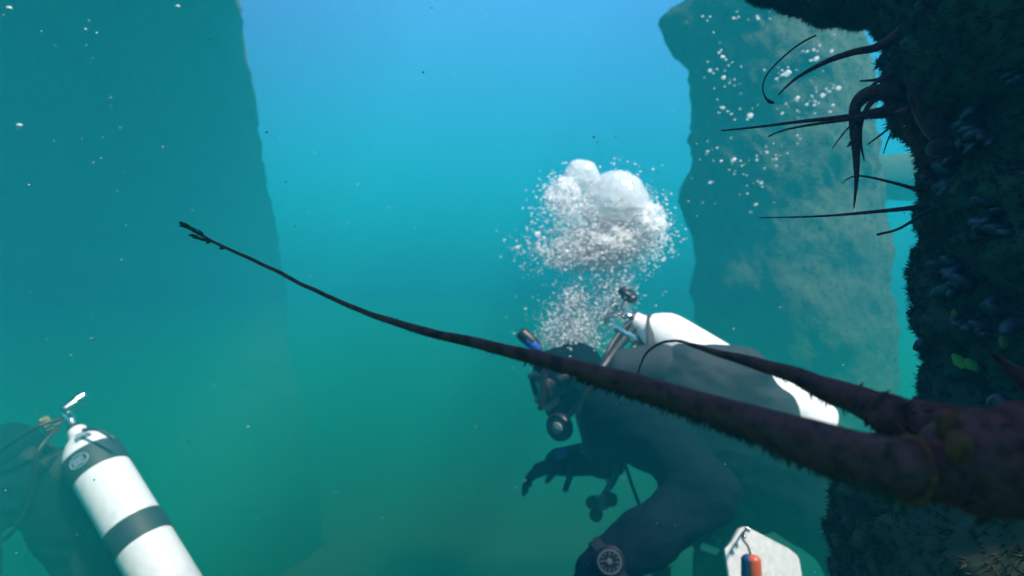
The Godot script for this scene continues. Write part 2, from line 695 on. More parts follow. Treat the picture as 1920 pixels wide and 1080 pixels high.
func piles() -> void:
	var toward := func(p: Vector3, n: Vector3) -> bool: return n.dot(-p.normalized()) > -0.45

	# the wide column on the left, almost lost in the water
	var ys := []
	for k in 80:
		ys.append(SEA_BED - 0.3 + 7.3 * k / 79.0)
	var d := 7.6
	var col_at := func(y: float) -> Vector3: return Vector3(-4.43 - 0.163 * y, y, -d)
	var got := shaft(col_at, func(_y, _a): return 1.5, ys, 90, 0.16, 0.9, 9000, func(p, n): return toward.call(p, n) and p.y > -3.2 and p.y < 2.8)
	var o := thing("pier_column", "wide leaning pier column fading into blue water at the left", "pier column", col_at.call(SEA_BED))
	part("shaft", got[0], M.growth, o)
	var shadeb := MB.new()  # unseen slab added overhead to darken the water and column at the left
	shadeb.box(Transform3D(Basis.IDENTITY, Vector3(-5.1, 3.85, -4.1)), Vector3(8.2, 0.5, 7.2), 0.03)
	part("shade_slab", shadeb, M.growth, o)
	turf_on(o, got[1], 0.012, 0.03, [Color(0.02, 0.04, 0.014), Color(0.05, 0.055, 0.02), Color(0.018, 0.03, 0.013), Color(0.06, 0.045, 0.02)], 5)

	# the encrusted pile behind the diver
	var bumps := [[1.80, PI, 0.24, 0.19, 0.45], [0.63, PI * 0.97, 0.09, 0.19, 0.6], [0.1, 0.0, 0.03, 0.3, 0.9], [-0.45, 0.05, 0.07, 0.35, 0.9], [1.2, PI * 0.5, 0.06, 0.4, 0.8], [-0.2, PI * 0.6, 0.07, 0.3, 0.7]]
	var mid_r := func(y: float, a: float) -> float:
		var r := 0.545 + 0.025 * sin(y * 2.3) + curve_of([[-1.2, 0.09], [0.0, 0.05], [0.9, 0.0]], y)
		for b in bumps:
			r += b[2] * exp(-pow((y - b[0]) / b[3], 4.0) - pow(angle_difference(a, b[1]) / b[4], 2.0))
		return r
	var mid_at := func(y: float) -> Vector3: return Vector3(1.91 - 0.05 * y, y, -4.3)
	ys = []
	for k in 165:
		ys.append(SEA_BED - 0.3 + 6.7 * k / 164.0)
	got = shaft(mid_at, mid_r, ys, 140, 0.075, 2.2, 16000, func(p, n): return toward.call(p, n) and p.y > -3.0 and p.y < 2.6)
	o = thing("shade_pile", "round pier pile coated in brown growth, standing behind the diver", "pier pile", mid_at.call(SEA_BED))
	part("shaft", got[0], M.growth, o)
	turf_on(o, got[1], 0.008, 0.022, [Color(0.02, 0.04, 0.014), Color(0.05, 0.055, 0.02), Color(0.018, 0.03, 0.013), Color(0.06, 0.045, 0.02)], 6)

	# a brace far behind it
	var br := thing("cross_brace", "hazy horizontal brace seen between the middle pile and the near pile", "pier brace", Vector3(3.4, 0.92, -5.2))
	var bb := MB.new()
	var pts := []
	var rr := []
	for k in 30:
		pts.append(Vector3(1.9 + 3.2 * k / 29.0, 0.93 + 0.02 * k / 29.0 + 0.03 * nz.get_noise_1d(k * 1.3), -5.2))
		rr.append(0.19 + 0.03 * nz_fine.get_noise_1d(k * 2.1))
	bb.tube(pts, rr, 16)
	part("beam", bb, M.growth, br)

	# the near pile at the right edge
	var edge := [[-2.0, 0.10], [-0.42, 0.10], [-0.25, 0.09], [-0.16, 0.035], [-0.13, 0.013], [-0.09, 0.005], [-0.065, 0.007], [-0.04, 0.014], [-0.015, 0.014], [0.012, 0.02], [0.04, 0.014], [0.06, 0.006], [0.09, 0.014], [0.12, 0.0], [0.17, 0.003], [0.2, 0.03], [0.235, 0.036], [0.30, 0.036], [0.36, 0.05], [0.5, 0.07], [1.0, 0.05]]
	var near_r := func(y: float, _a: float) -> float: return 0.262 + curve_of(edge, y)
	var near_at := func(y: float) -> Vector3: return Vector3(0.725, y, -0.60)
	ys = []
	var y := -0.36
	while y < 2.1:
		ys.append(y)
		y += 0.008 if absf(y) < 0.55 else 0.09
	got = shaft(near_at, near_r, ys, 200, 0.036, 6.0, 26000, func(p, n): return p.y > -0.6 and p.y < 0.6 and n.dot(-p.normalized()) > -0.5)
	o = thing("shade_pile", "dark near pier pile thick with turf, filling the right edge", "pier pile", near_at.call(-0.36))
	part("shaft", got[0], M.growth, o)
	turf_on(o, got[1], 0.005, 0.014, [Color(0.02, 0.04, 0.014), Color(0.05, 0.055, 0.02), Color(0.018, 0.03, 0.013), Color(0.06, 0.045, 0.02)], 9)
	# unseen pile added beside the lens, outside the picture, to shade the front lobster
	var side_at := func(yy: float) -> Vector3: return Vector3(0.83, yy, 0.42)
	var ys2 := []
	for k in 60:
		ys2.append(SEA_BED - 0.3 + 6.2 * k / 59.0)
	var got2 := shaft(side_at, func(_y, _a): return 0.29, ys2, 60, 0.05, 3.0, 0, func(_p, _n): return false)
	var so := thing("shade_pile", "unseen pile added to shade the front lobster, at its right", "pier pile", side_at.call(SEA_BED))
	part("shaft", got2[0], M.growth, so)
	mussels(o)
	for q in [[1830, 62, 16], [1818, 98, 14], [1862, 30, 10], [1790, 590, 12], [1882, 640, 15]]:
		var hit := pile_point(q[0], q[1])
		var mb := MB.new()
		mb.ball(hit, Basis.from_scale(Vector3(1.0, 1.5, 0.8) * q[2] * 0.00028), 10, 14, 0.5, nz)
		part("sponge", mb, M.sponge, o, "pale yellow sponge growing on the pile")


# mussels in clusters on the near pile
func mussels(o: Node3D) -> void:
	for q in [[1772, 330, 9], [1840, 250, 10], [1880, 420, 9], [1790, 520, 8], [1850, 600, 10], [1745, 610, 7], [1880, 120, 8], [1720, 60, 7]]:
		for k in q[2]:
			var at := pile_point(q[0] + rng.randfn(0.0, 20.0), q[1] + rng.randfn(0.0, 20.0))
			var n := Vector3(at.x - 0.725, 0.0, at.z + 0.60).normalized()
			var b := facing((n + Vector3(rng.randf_range(-0.6, 0.6), rng.randf_range(-0.6, 0.6), rng.randf_range(-0.6, 0.6))).normalized(), rng.randf() * TAU)
			var l := rng.randf_range(0.008, 0.013)
			var mb := MB.new()
			mb.ball(at + n * 0.004, Basis(b.x * l * 0.42, b.y * l, b.z * l * 0.55), 8, 12)
			part("mussel", mb, M.mussel, o)


# where the ray through that pixel meets the near pile
func pile_point(px: float, py: float) -> Vector3:
	var r := P(px, py, 1.0)
	var f := Vector2(r.x, r.z)
	var c := Vector2(0.725, -0.60)
	var b := f.dot(c)
	var rad := 0.285
	var disc := b * b - f.length_squared() * (c.length_squared() - rad * rad)
	return r * (b - sqrt(maxf(disc, 0.0))) / f.length_squared()


func ledge() -> void:
	# a broken footing under the near pile, its top close below the frame's right corner
	var mb := MB.new()
	var c := Vector3(1.13, -0.74, -0.72)
	var e := Vector3(0.54, 0.44, 0.38)
	var rows := []
	var spots := []
	var rings := 90
	var sides := 160
	for k in rings + 1:
		var row := []
		for s in sides:
			var lat := PI * k / rings
			var lon := TAU * s / sides
			var n := Vector3(sin(lat) * cos(lon), cos(lat), sin(lat) * sin(lon))
			var q := Vector3(signf(n.x) * pow(absf(n.x), 0.6), signf(n.y) * pow(absf(n.y), 0.6), signf(n.z) * pow(absf(n.z), 0.6))
			var p := c + q * e
			p += n * (0.09 * nz.get_noise_3dv(p * 2.0) + 0.03 * nz_fine.get_noise_3dv(p * 9.0))
			row.append(mb.vert(p))
			if n.dot(-p.normalized()) > -0.3 and rng.randf() < 0.8:
				spots.append([p, n])
		rows.append(row)
	for k in rings:
		for s in sides:
			mb.quad(rows[k][s], rows[k + 1][s], rows[k + 1][(s + 1) % sides], rows[k][(s + 1) % sides])
	mb.outward()
	var o := thing("encrusted_footing", "lumpy overgrown footing low at the right, under the red lobster", "pile footing", c - Vector3(0, 0.6, 0))
	part("block", mb, M.ledge, o)
	turf_on(o, spots, 0.003, 0.009, [Color(0.06, 0.08, 0.04), Color(0.10, 0.10, 0.05), Color(0.05, 0.065, 0.035)], 12)
	# its stem down to the sea floor
	var st := MB.new()
	st.lathe(Vector3(1.16, SEA_BED - 0.1, -0.72), Vector3.UP, [[0, 0.45], [1.0, 0.38], [2.0, 0.36]], 30)
	part("stem", st, M.ledge, o)
	var sb := MB.new()
	sb.ball(Vector3(0.57, -0.325, -0.66), Basis.from_scale(Vector3(0.15, 0.05, 0.12)), 24, 40, 0.25, nz)
	var so := single("sand_drift", sb, M.sand, "", "", Vector3(0.57, -0.325, -0.66))
	so.set_meta("kind", "structure")
	var rod := MB.new()
	rod.tube([P(1696, 915, 0.74), P(1662, 975, 0.70), P(1628, 1032, 0.67)], [0.0035, 0.0038, 0.0026], 8)
	single("weed_stalk", rod, M.spine, "thin dark weed stalk slanting across the footing below the red lobster", "seaweed", P(1628, 1032, 0.67))


const SUIT := Color(0.004, 0.012, 0.018)
const SKIN_TONE := Color(0.42, 0.25, 0.18)


# one scuba set: shoulder of the tank, a point along its axis, and which way the valve wheel points
func cylinder(o: Node3D, s: Vector3, axis: Vector3, length: float, r: float, wheel: Vector3, ribs: Material) -> void:
	axis = axis.normalized()
	wheel = (wheel - axis * wheel.dot(axis)).normalized()
	var mb := MB.new()
	mb.lathe(s, axis, [[-0.118, 0.0], [-0.118, 0.026], [-0.112, 0.030], [-0.090, 0.032], [-0.076, 0.042], [-0.060, 0.058], [-0.042, 0.071], [-0.020, 0.083], [0.0, r * 0.975], [0.02, r], [length - 0.03, r], [length - 0.01, r * 0.96], [length, r * 0.86], [length, 0.0]], 48)
	var body := part("tank", mb, M.tank, o)
	var nk := MB.new()
	nk.lathe(s, axis, [[-0.132, 0.0], [-0.132, 0.024], [-0.117, 0.027], [-0.117, 0.0]], 24)
	part("neck_ring", nk, M.rubber, body)
	var v := MB.new()
	v.lathe(s, axis, [[-0.205, 0.0], [-0.205, 0.012], [-0.20, 0.017], [-0.165, 0.019], [-0.155, 0.015], [-0.130, 0.016], [-0.130, 0.0]], 20)
	var q := s - axis * 0.175
	v.lathe(q, wheel, [[0.0, 0.0], [0.0, 0.012], [0.055, 0.012], [0.055, 0.0]], 16)
	var valve := part("valve", v, M.chrome, o)
	var h := MB.new()
	h.lathe(q + wheel * 0.05, wheel, [[0.0, 0.0], [0.0, 0.026], [0.004, 0.031], [0.026, 0.031], [0.030, 0.026], [0.030, 0.0]], 24)
	var wheel_part := part("handwheel", h, M.rubber, o)
	var rb := MB.new()
	var u := wheel.cross(axis).normalized()
	for k in 14:
		var a := TAU * k / 14.0
		var e := u * cos(a) + axis * sin(a)
		rb.box(Transform3D(Basis(e, wheel, e.cross(wheel)), q + wheel * 0.065 + e * 0.031), Vector3(0.007, 0.028, 0.007), 0.001)
	part("grip_rib", rb, ribs, wheel_part)
	# first stage opposite the wheel, on the side away from the back
	var f := MB.new()
	var fs := q - wheel * 0.02 - axis * 0.015
	f.lathe(fs + u * 0.045, -wheel - axis * 0.35, [[-0.03, 0.0], [-0.03, 0.017], [-0.024, 0.021], [0.015, 0.021], [0.018, 0.026], [0.045, 0.026], [0.052, 0.020], [0.052, 0.0]], 22)
	part("first_stage", f, M.chrome, o)


# a patch that lies on a round surface of radius r about the axis
func sleeve(mb: MB, s: Vector3, axis: Vector3, front: Vector3, t0: float, t1: float, r0: float, r1: float, a0: float, a1: float, thick := 0.0015) -> void:
	axis = axis.normalized()
	front = (front - axis * front.dot(axis)).normalized()
	var side := axis.cross(front)
	var n := maxi(3, int(absf(a1 - a0) / 0.12))
	var rings := []
	for k in n + 1:
		var a := lerpf(a0, a1, float(k) / n)
		var e := front * cos(a) + side * sin(a)
		rings.append([mb.vert(s + axis * t0 + e * (r0 - 0.002)), mb.vert(s + axis * t0 + e * (r0 + thick)), mb.vert(s + axis * t1 + e * (r1 + thick)), mb.vert(s + axis * t1 + e * (r1 - 0.002))])
	for k in n:
		for e in 4:
			mb.quad(rings[k][e], rings[k][(e + 1) % 4], rings[k + 1][(e + 1) % 4], rings[k + 1][e])
	mb.quad(rings[0][0], rings[0][1], rings[0][2], rings[0][3])
	mb.quad(rings[n][3], rings[n][2], rings[n][1], rings[n][0])
	mb.outward()


func hose(parent: Node3D, pts: Array, r: float, m: Material, called := "hose", ribbed := false) -> void:
	var mb := MB.new()
	var p := smooth_path(pts, 14 if ribbed else 8)
	var rr := []
	for k in p.size():
		rr.append(r * (1.0 if not ribbed or k % 2 else 1.25))
	mb.tube(p, rr, 10)
	part(called, mb, m, parent)


# palm and five fingers; dir along the hand, back of the hand towards up, the thumb at the side of thumb
func hand_bones(wrist: Vector3, dir: Vector3, up: Vector3, thumb: Vector3, curl: float, scale_ := 1.0) -> Array:
	dir = dir.normalized()
	up = (up - dir * up.dot(dir)).normalized()
	thumb = (thumb - dir * thumb.dot(dir) - up * thumb.dot(up)).normalized()
	var out := []
	var l := 0.09 * scale_
	for k in 4:
		var off := thumb * (0.034 - 0.0225 * k) * scale_
		out.append([wrist + off * 0.55, wrist + dir * l + off, 0.020, 0.016, 0.012])
		var p := wrist + dir * l + off
		var d := dir
		var lens: Array = [[0.040, 0.026, 0.022], [0.046, 0.030, 0.023], [0.043, 0.028, 0.022], [0.034, 0.021, 0.019]][k]
		for j in 3:
			d = d.rotated(dir.cross(up).normalized(), -curl * [0.7, 1.0, 0.7][j] * (1.0 + 0.12 * k))
			var e: Vector3 = p + d * lens[j] * scale_
			out.append([p, e, 0.0112 - 0.001 * j, 0.0102 - 0.001 * j, 0.004])
			p = e
	var tp := wrist + dir * 0.02 * scale_ + thumb * 0.026
	var td := (dir * 0.55 + thumb * 0.75 - up * 0.3).normalized()
	out.append([wrist + dir * 0.01, tp, 0.02, 0.016, 0.01])
	out.append([tp, tp + td * 0.042, 0.015, 0.012, 0.006])
	out.append([tp + td * 0.042, tp + td * 0.042 + (td + dir * 0.6 - up * 0.3).normalized() * 0.03, 0.012, 0.009, 0.004])
	return out


func head_bones(c: Vector3, fwd: Vector3, up: Vector3) -> Array:
	fwd = fwd.normalized()
	up = (up - fwd * up.dot(fwd)).normalized()
	var side := fwd.cross(up)
	var out := [
		[c - fwd * 0.03 + up * 0.025, c + fwd * 0.03 + up * 0.03, 0.092, 0.086, 0.03],
		[c - fwd * 0.01 - up * 0.03, c + fwd * 0.055 - up * 0.05, 0.072, 0.05, 0.04],
		[c + fwd * 0.06 - up * 0.085, c + fwd * 0.075 - up * 0.085, 0.030, 0.026, 0.04],
		[c + fwd * 0.10 + up * 0.005, c + fwd * 0.122 - up * 0.028, 0.009, 0.013, 0.012],
		[c + fwd * 0.092 - up * 0.058, c + fwd * 0.098 - up * 0.058, 0.014, 0.010, 0.01],
	]
	for s in [-1.0, 1.0]:
		out.append([c + side * s * 0.078 + up * 0.01 - fwd * 0.01, c + side * s * 0.082 - up * 0.02, 0.018, 0.014, 0.012])
		out.append([c + fwd * 0.082 + side * s * 0.032 + up * 0.024, c + fwd * 0.086 + side * s * 0.012 + up * 0.026, 0.010, 0.009, 0.01])
	return out


# mask: skirt, frame, two lenses, strap
func mask(person: Node3D, c: Vector3, fwd: Vector3, up: Vector3) -> void:
	fwd = fwd.normalized()
	up = (up - fwd * up.dot(fwd)).normalized()
	var side := fwd.cross(up)
	var ring := func(off: float, grow: float) -> Array:
		var pts := []
		for k in 33:
			var a := TAU * k / 32.0
			var x := signf(cos(a)) * pow(absf(cos(a)), 0.6) * 0.078 * grow
			var yy := signf(sin(a)) * pow(absf(sin(a)), 0.7) * 0.040 * grow
			if sin(a) < 0.0:
				yy *= 1.0 + 0.35 * absf(cos(a))
			pts.append(c + fwd * (off - 0.35 * x * x / 0.078) + side * x + up * (yy + 0.012))
		return pts
	var fr := MB.new()
	var rr := []
	for k in 33:
		rr.append(0.0085)
	fr.tube(ring.call(0.122, 1.0), rr, 8)
	fr.tube([c + fwd * 0.120 + up * 0.055, c + fwd * 0.122 + up * 0.01, c + fwd * 0.122 - up * 0.012], [0.008, 0.009, 0.008], 8)
	var root := part("mask_frame", fr, M.rubber, person)
	var sk := MB.new()
	var inner: Array = ring.call(0.118, 0.98)
	var outer: Array = ring.call(0.07, 1.02)
	for k in 32:
		var a := [sk.vert(inner[k]), sk.vert(inner[k + 1]), sk.vert(outer[k + 1]), sk.vert(outer[k])]
		sk.quad(a[0], a[1], a[2], a[3])
	sk.outward()
	part("mask_skirt", sk, M.rubber, root)
	for s in [-1.0, 1.0]:
		var ln := MB.new()
		ln.ball(c + fwd * 0.118 + side * s * 0.040 + up * 0.012, Basis(side * 0.034, up * 0.034, fwd * 0.002), 8, 20)
		part("lens", ln, M.glass, root)
	var st := MB.new()
	var pts := []
	var r2 := []
	for k in 21:
		var a := PI * k / 20.0
		pts.append(c + side * cos(a) * 0.098 + fwd * (0.06 - sin(a) * 0.165) + up * 0.03)
		r2.append(0.012)
	st.tube(pts, r2, 8, 0.3, side)
	part("mask_strap", st, M.rubber, root)


func second_stage(o: Node3D, c: Vector3, face: Vector3) -> void:
	face = face.normalized()
	var mb := MB.new()
	mb.lathe(c, face, [[-0.03, 0.0], [-0.03, 0.018], [-0.02, 0.036], [-0.002, 0.046], [0.010, 0.046], [0.016, 0.042], [0.018, 0.0]], 26)
	var r := part("second_stage", mb, M.rubber, o)
	var b := MB.new()
	b.lathe(c, face, [[0.016, 0.0], [0.016, 0.020], [0.022, 0.018], [0.024, 0.011], [0.026, 0.0]], 20)
	part("purge_cover", b, M.dial, r)


func person_root(called_label: String, at: Vector3) -> Node3D:
	return thing("person", called_label, "person", at)


func divers() -> void:
	diver_middle()
	diver_left()


func diver_middle() -> void:
	var chest := P(1205, 790, 2.02)
	var o := person_root("diver in a dark suit swimming left behind the spiny antennae, breathing out bubbles", chest)
	var suit := MB.new()
	suit.col = SUIT
	var bones := []
	# trunk, as pairs of bones across the body (its width runs along the view)
	for s in [-1.0, 1.0]:
		var w := func(px: float, py: float, half: float) -> Vector3: return P(px, py, 2.04 + s * half)
		bones.append([w.call(1150, 765, 0.12), w.call(1225, 785, 0.10), 0.105, 0.135, 0.06])
		bones.append([w.call(1215, 795, 0.09), w.call(1330, 830, 0.07), 0.135, 0.135, 0.06])
		bones.append([w.call(1330, 825, 0.07), w.call(1460, 880, 0.09), 0.135, 0.145, 0.06])
		bones.append([w.call(1390, 870, 0.06), w.call(1480, 900, 0.08), 0.13, 0.15, 0.06])
	bones.append([P(1100, 730, 2.04), P(1150, 760, 2.04), 0.062, 0.075, 0.05])
	# near arm: folded back to the elbow, forearm to the lower left
	bones.append([P(1205, 800, 1.86), P(1330, 925, 1.70), 0.085, 0.075, 0.05])
	bones.append([P(1325, 928, 1.70), P(1215, 1000, 1.66), 0.080, 0.078, 0.04])
	bones.append([P(1215, 1000, 1.66), P(1118, 1080, 1.62), 0.078, 0.060, 0.03])
	# far arm: reaching to the left
	bones.append([P(1165, 800, 2.20), P(1135, 862, 2.24), 0.080, 0.062, 0.05])
	bones.append([P(1140, 858, 2.24), P(1048, 866, 2.20), 0.060, 0.042, 0.03])
	# legs
	bones.append([P(1470, 895, 1.95), P(1610, 1060, 1.80), 0.125, 0.085, 0.05])
	bones.append([P(1610, 1060, 1.80), P(1800, 1240, 1.90), 0.080, 0.050, 0.04])
	bones.append([P(1450, 910, 2.14), P(1345, 1000, 2.22), 0.115, 0.080, 0.05])
	bones.append([P(1345, 1000, 2.22), P(1325, 1130, 2.45), 0.078, 0.055, 0.04])
	skin(suit, bones, 0.012, func(_p): return SUIT, 0.011)
	var hc := P(1068, 712, 2.04)
	var fwd := Vector3(-1.0, -0.32, 0.22)
	var up := Vector3(-0.28, 1.0, 0.0)
	var face_c := hc + fwd.normalized() * 0.09
	skin(suit, head_bones(hc, fwd, up), 0.005, func(p): return SKIN_TONE if (p - face_c).length() < 0.072 and (p - hc).dot(fwd.normalized()) > 0.055 else SUIT)
	skin(suit, hand_bones(P(1052, 865, 2.20), Vector3(-0.9, -0.35, 0.0), Vector3(-0.3, 0.9, 0.0), Vector3(0, -0.3, 1), 0.42, 1.0), 0.004, func(_p): return SUIT)
	skin(suit, hand_bones(P(1118, 1080, 1.62), Vector3(-0.8, -0.7, 0.0), Vector3(-0.6, 0.7, 0.3), Vector3(-0.2, 0.3, -1), 0.35, 1.0), 0.004, func(_p): return SUIT)
	part("body", suit, M.suit, o)
	mask(o, hc, fwd, up)
	# snorkel with its blue band
	var sn := MB.new()
	sn.tube(smooth_path([hc + Vector3(-0.10, -0.08, 0.10), P(1020, 700, 1.94), P(1008, 655, 1.95), P(975, 622, 1.96)], 6), [0.010, 0.010, 0.010, 0.010, 0.010, 0.010, 0.010, 0.010, 0.011, 0.012, 0.013, 0.013, 0.014, 0.019, 0.022, 0.022, 0.022, 0.021, 0.018], 12)
	var sk := part("snorkel", sn, M.rubber, o)
	var sb := MB.new()
	sb.tube([P(990, 637, 1.955), P(1001, 647, 1.95), P(1009, 657, 1.948)], [0.021, 0.019, 0.015], 14)
	part("snorkel_band", sb, M.blue, sk)
	# gauge strapped on the near wrist
	var gc := P(1143, 1052, 1.555)
	var gn := Vector3(-0.15, 0.25, 1.0)
	var g := MB.new()
	g.lathe(gc, gn, [[-0.02, 0.0], [-0.02, 0.036], [0.004, 0.038], [0.010, 0.033], [0.010, 0.0]], 28)
	var gauge := part("wrist_gauge", g, M.rubber, o)
	var gd := MB.new()
	gd.lathe(gc, gn, [[0.010, 0.030], [0.0125, 0.030], [0.0125, 0.026], [0.010, 0.026]], 32)
	gd.lathe(gc, gn, [[0.0095, 0.0], [0.0095, 0.007], [0.0125, 0.006], [0.013, 0.0]], 16)
	var gu := gn.normalized().cross(Vector3.UP).normalized()
	var gv := gu.cross(gn.normalized())
	for k in 12:
		var e := gu * cos(TAU * k / 12.0) + gv * sin(TAU * k / 12.0)
		gd.box(Transform3D(Basis(e, gn.normalized().cross(e), gn.normalized()), gc + gn.normalized() * 0.0105 + e * (0.021 if k % 3 else 0.019)), Vector3(0.006 if k % 3 else 0.010, 0.0025, 0.0015), 0.0004)
	gd.box(Transform3D(Basis(gu, gv, gn.normalized()).rotated(gn.normalized(), 0.7), gc + gn.normalized() * 0.0115 + (gu + gv) * 0.005), Vector3(0.016, 0.003, 0.0012), 0.0004)
	part("dial", gd, M.dial, gauge)
	var ws := MB.new()
	sleeve(ws, P(1143, 1058, 1.635), P(1118, 1080, 1.62) - P(1215, 1000, 1.66), Vector3(0, 0, 1), -0.014, 0.014, 0.072, 0.069, -PI, PI, 0.003)
	part("gauge_strap", ws, M.strap, gauge)
	var belt := MB.new()
	var bp := []
	var br := []
	var bc := P(1392, 856, 2.04)
	var bdir := Vector3(0.36, -0.93, 0.0)
	for k in 33:
		var a := TAU * k / 32.0
		bp.append(bc + bdir * cos(a) * 0.150 + Vector3(0, 0, 1) * sin(a) * 0.215)
		br.append(0.024)
	belt.tube(bp, br, 10, 0.25, Vector3.ZERO)
	part("weight_belt", belt, M.nylon, o)
	# belt and blue buckle straps
	for q in [[1100, 842, 2.185, 12.0], [1052, 852, 2.155, 9.0]]:
		var bk := MB.new()
		bk.box(Transform3D(Basis.from_euler(Vector3(0.1, 0.2, 0.25)), P(q[0], q[1], q[2])), Vector3(q[3] * 2.4, q[3] * 2.0, 5.0) / F * 2.15, 0.003)
		part("blue_patch", bk, M.blue, o, "small blue patch on the dark sleeve")
	var ly := MB.new()
	ly.tube([P(1066, 868, 2.15), P(1068, 895, 2.15), P(1059, 922, 2.15)], [0.013, 0.012, 0.010], 10, 0.25, Vector3(0, 0, 1))
	part("hanging_strap", ly, M.strap, o)
	var fn := MB.new()
	fin(fn, P(1800, 1240, 1.90), Vector3(0.75, -0.65, -0.1), Vector3(0.65, 0.75, 0.0))
	part("fin", fn, M.rubber, o)
	var fn2 := MB.new()
	fin(fn2, P(1325, 1130, 2.45), Vector3(0.1, -0.7, -0.7), Vector3(0.0, 0.7, -0.7))
	part("fin", fn2, M.rubber, o)
	var ring := MB.new()
	var rp := []
	var rr := []
	for k in 17:
		rp.append(P(1345, 915, 1.845) + Vector3(cos(TAU * k / 16.0) * 0.014, sin(TAU * k / 16.0) * 0.012, 0))
		rr.append(0.0028)
	ring.tube(rp, rr, 8)
	part("buckle_ring", ring, M.chrome, o)

	# the scuba set on the back
	var s := P(1244, 633, 2.06)
	var axis := P(1532, 802, 2.0) - s
	var t := thing("scuba_set", "scuba set with white tank under a dark vest on the swimming diver", "scuba set", s + axis * 0.5)
	cylinder(t, s, axis, axis.length() + 0.02, 0.09, Vector3(-0.1, 0.9, 0.2), M.rubber)
	var wing := MB.new()
	skin(wing, [
		[P(1272, 708, 1.95), P(1430, 762, 1.95), 0.090, 0.086, 0.05], [P(1300, 700, 1.94), P(1388, 706, 1.94), 0.095, 0.095, 0.05],
		[P(1300, 720, 2.14), P(1430, 762, 2.14), 0.09, 0.09, 0.05], [P(1250, 720, 1.97), P(1300, 740, 2.0), 0.06, 0.09, 0.05], [P(1290, 760, 1.93), P(1440, 790, 1.93), 0.09, 0.08, 0.06]], 0.011, null, 0.009)
	part("buoyancy_vest", wing, M.nylon, t)
	var pull := MB.new()
	pull.tube([P(1188, 650, 1.98), P(1193, 658, 1.975), P(1200, 668, 1.97)], [0.006, 0.007, 0.005], 8)
	part("hose_sleeve", pull, M.lime, t, "short bright green hose sleeve")
	var pad := MB.new()
	skin(pad, [[P(1165, 690, 1.96), P(1235, 690, 1.96), 0.06, 0.08, 0.05], [P(1150, 715, 2.0), P(1210, 700, 2.1), 0.07, 0.09, 0.05], [P(1205, 640, 2.06), P(1200, 700, 2.05), 0.03, 0.06, 0.04]], 0.011)
	part("shoulder_pad", pad, M.nylon, t)
	var bar := MB.new()
	bar.lathe(P(1150, 613, 2.0), P(1196, 641, 2.02) - P(1150, 613, 2.0), [[0.0, 0.0], [0.0, 0.007], [0.004, 0.010], [0.05, 0.011], [0.055, 0.014], [0.085, 0.014], [0.092, 0.009], [0.092, 0.0]], 16)
	part("hose_end", bar, M.chrome, t, "bright metal end of a hose beside the valve")
	var strap := MB.new()
	strap.tube(smooth_path([P(1220, 592, 2.05), P(1219, 630, 1.99), P(1222, 682, 1.95)], 8), range(17).map(func(_k): return 0.013), 10, 0.3, Vector3(0, 0, 1))
	part("lift_strap", strap, M.strap, t)
	hose(t, [P(1185, 600, 2.06), P(1150, 640, 1.98), P(1120, 700, 1.93), P(1085, 760, 1.93), P(1055, 790, 1.96)], 0.008, M.rubber)
	hose(t, [P(1190, 610, 2.08), P(1130, 690, 1.90), P(1090, 765, 1.90), P(1097, 810, 1.90), P(1110, 860, 1.92)], 0.014, M.rubber, "inflator_hose", true)
	hose(t, [P(1150, 850, 1.97), P(1154, 890, 1.97), P(1138, 920, 1.97), P(1128, 936, 1.97)], 0.011, M.rubber)
	hose(t, [P(1172, 870, 1.98), P(1187, 915, 1.98), P(1206, 966, 1.97)], 0.0055, M.rubber)
	hose(t, [P(1195, 625, 2.1), P(1215, 690, 2.25), P(1160, 800, 2.28), P(1150, 850, 2.1)], 0.008, M.rubber)
	second_stage(t, P(1050, 800, 1.97), Vector3(-0.55, -0.1, 0.8))
	var web := MB.new()
	web.tube(smooth_path([P(1132, 720, 1.92), P(1118, 770, 1.90), P(1118, 830, 1.90), P(1150, 870, 1.92)], 8), range(25).map(func(_k): return 0.022), 10, 0.25, Vector3(0, 0, 1))
	part("shoulder_strap", web, M.nylon, t)
	# console on its hose
	var con := MB.new()
	con.box(Transform3D(Basis.from_euler(Vector3(0.1, 0.3, 0.2)), P(1128, 942, 1.96)), Vector3(0.042, 0.05, 0.024), 0.006)
	var cm := part("gauge_console", con, M.dial, t)
	for q in [[1111, 942], [1118, 965], [1146, 937]]:
		var d := MB.new()
		d.lathe(P(q[0], q[1], 1.955), Vector3(-0.3, 0.1, 1.0), [[-0.016, 0.0], [-0.016, 0.019], [0.008, 0.021], [0.014, 0.017], [0.014, 0.0]], 20)
		part("gauge", d, M.rubber, cm)
	for q in [[1140, 903], [1141, 918]]:
		var d := MB.new()
		d.ball(P(q[0], q[1], 1.95), Basis.from_scale(Vector3(0.008, 0.007, 0.007)), 8, 10)
		part("clip", d, M.dial, cm)

	# white slate with a float clipped to it, held under the diver
	var sl := P(1434, 1060, 1.58)
	var slate := thing("writing_slate", "pale rounded board hanging under the diver at the bottom edge", "slate", sl)
	var sm := MB.new()
	var bx := Basis.from_euler(Vector3(-0.35, 0.12, 0.0))
	plate(sm, sl + Vector3(0, -0.03, 0), bx, [[-0.098, 0.072], [-0.075, 0.088], [-0.05, 0.118], [-0.03, 0.122], [0.075, 0.064], [0.094, 0.048], [0.098, 0.038], [0.098, -0.12], [0.09, -0.13], [-0.09, -0.13], [-0.098, -0.12]], 0.012)
	part("board", sm, M.white, slate)
	var lan := MB.new()
	lan.tube(smooth_path([P(1399, 990, 1.60), P(1392, 1008, 1.55), P(1402, 1024, 1.53), P(1408, 1042, 1.51)], 8), range(25).map(func(_k): return 0.0028), 6)
	part("lanyard", lan, M.rubber, slate)
	var cl := MB.new()
	cl.tube([P(1400, 990, 1.575), P(1404, 998, 1.57)], [0.005, 0.004], 8)
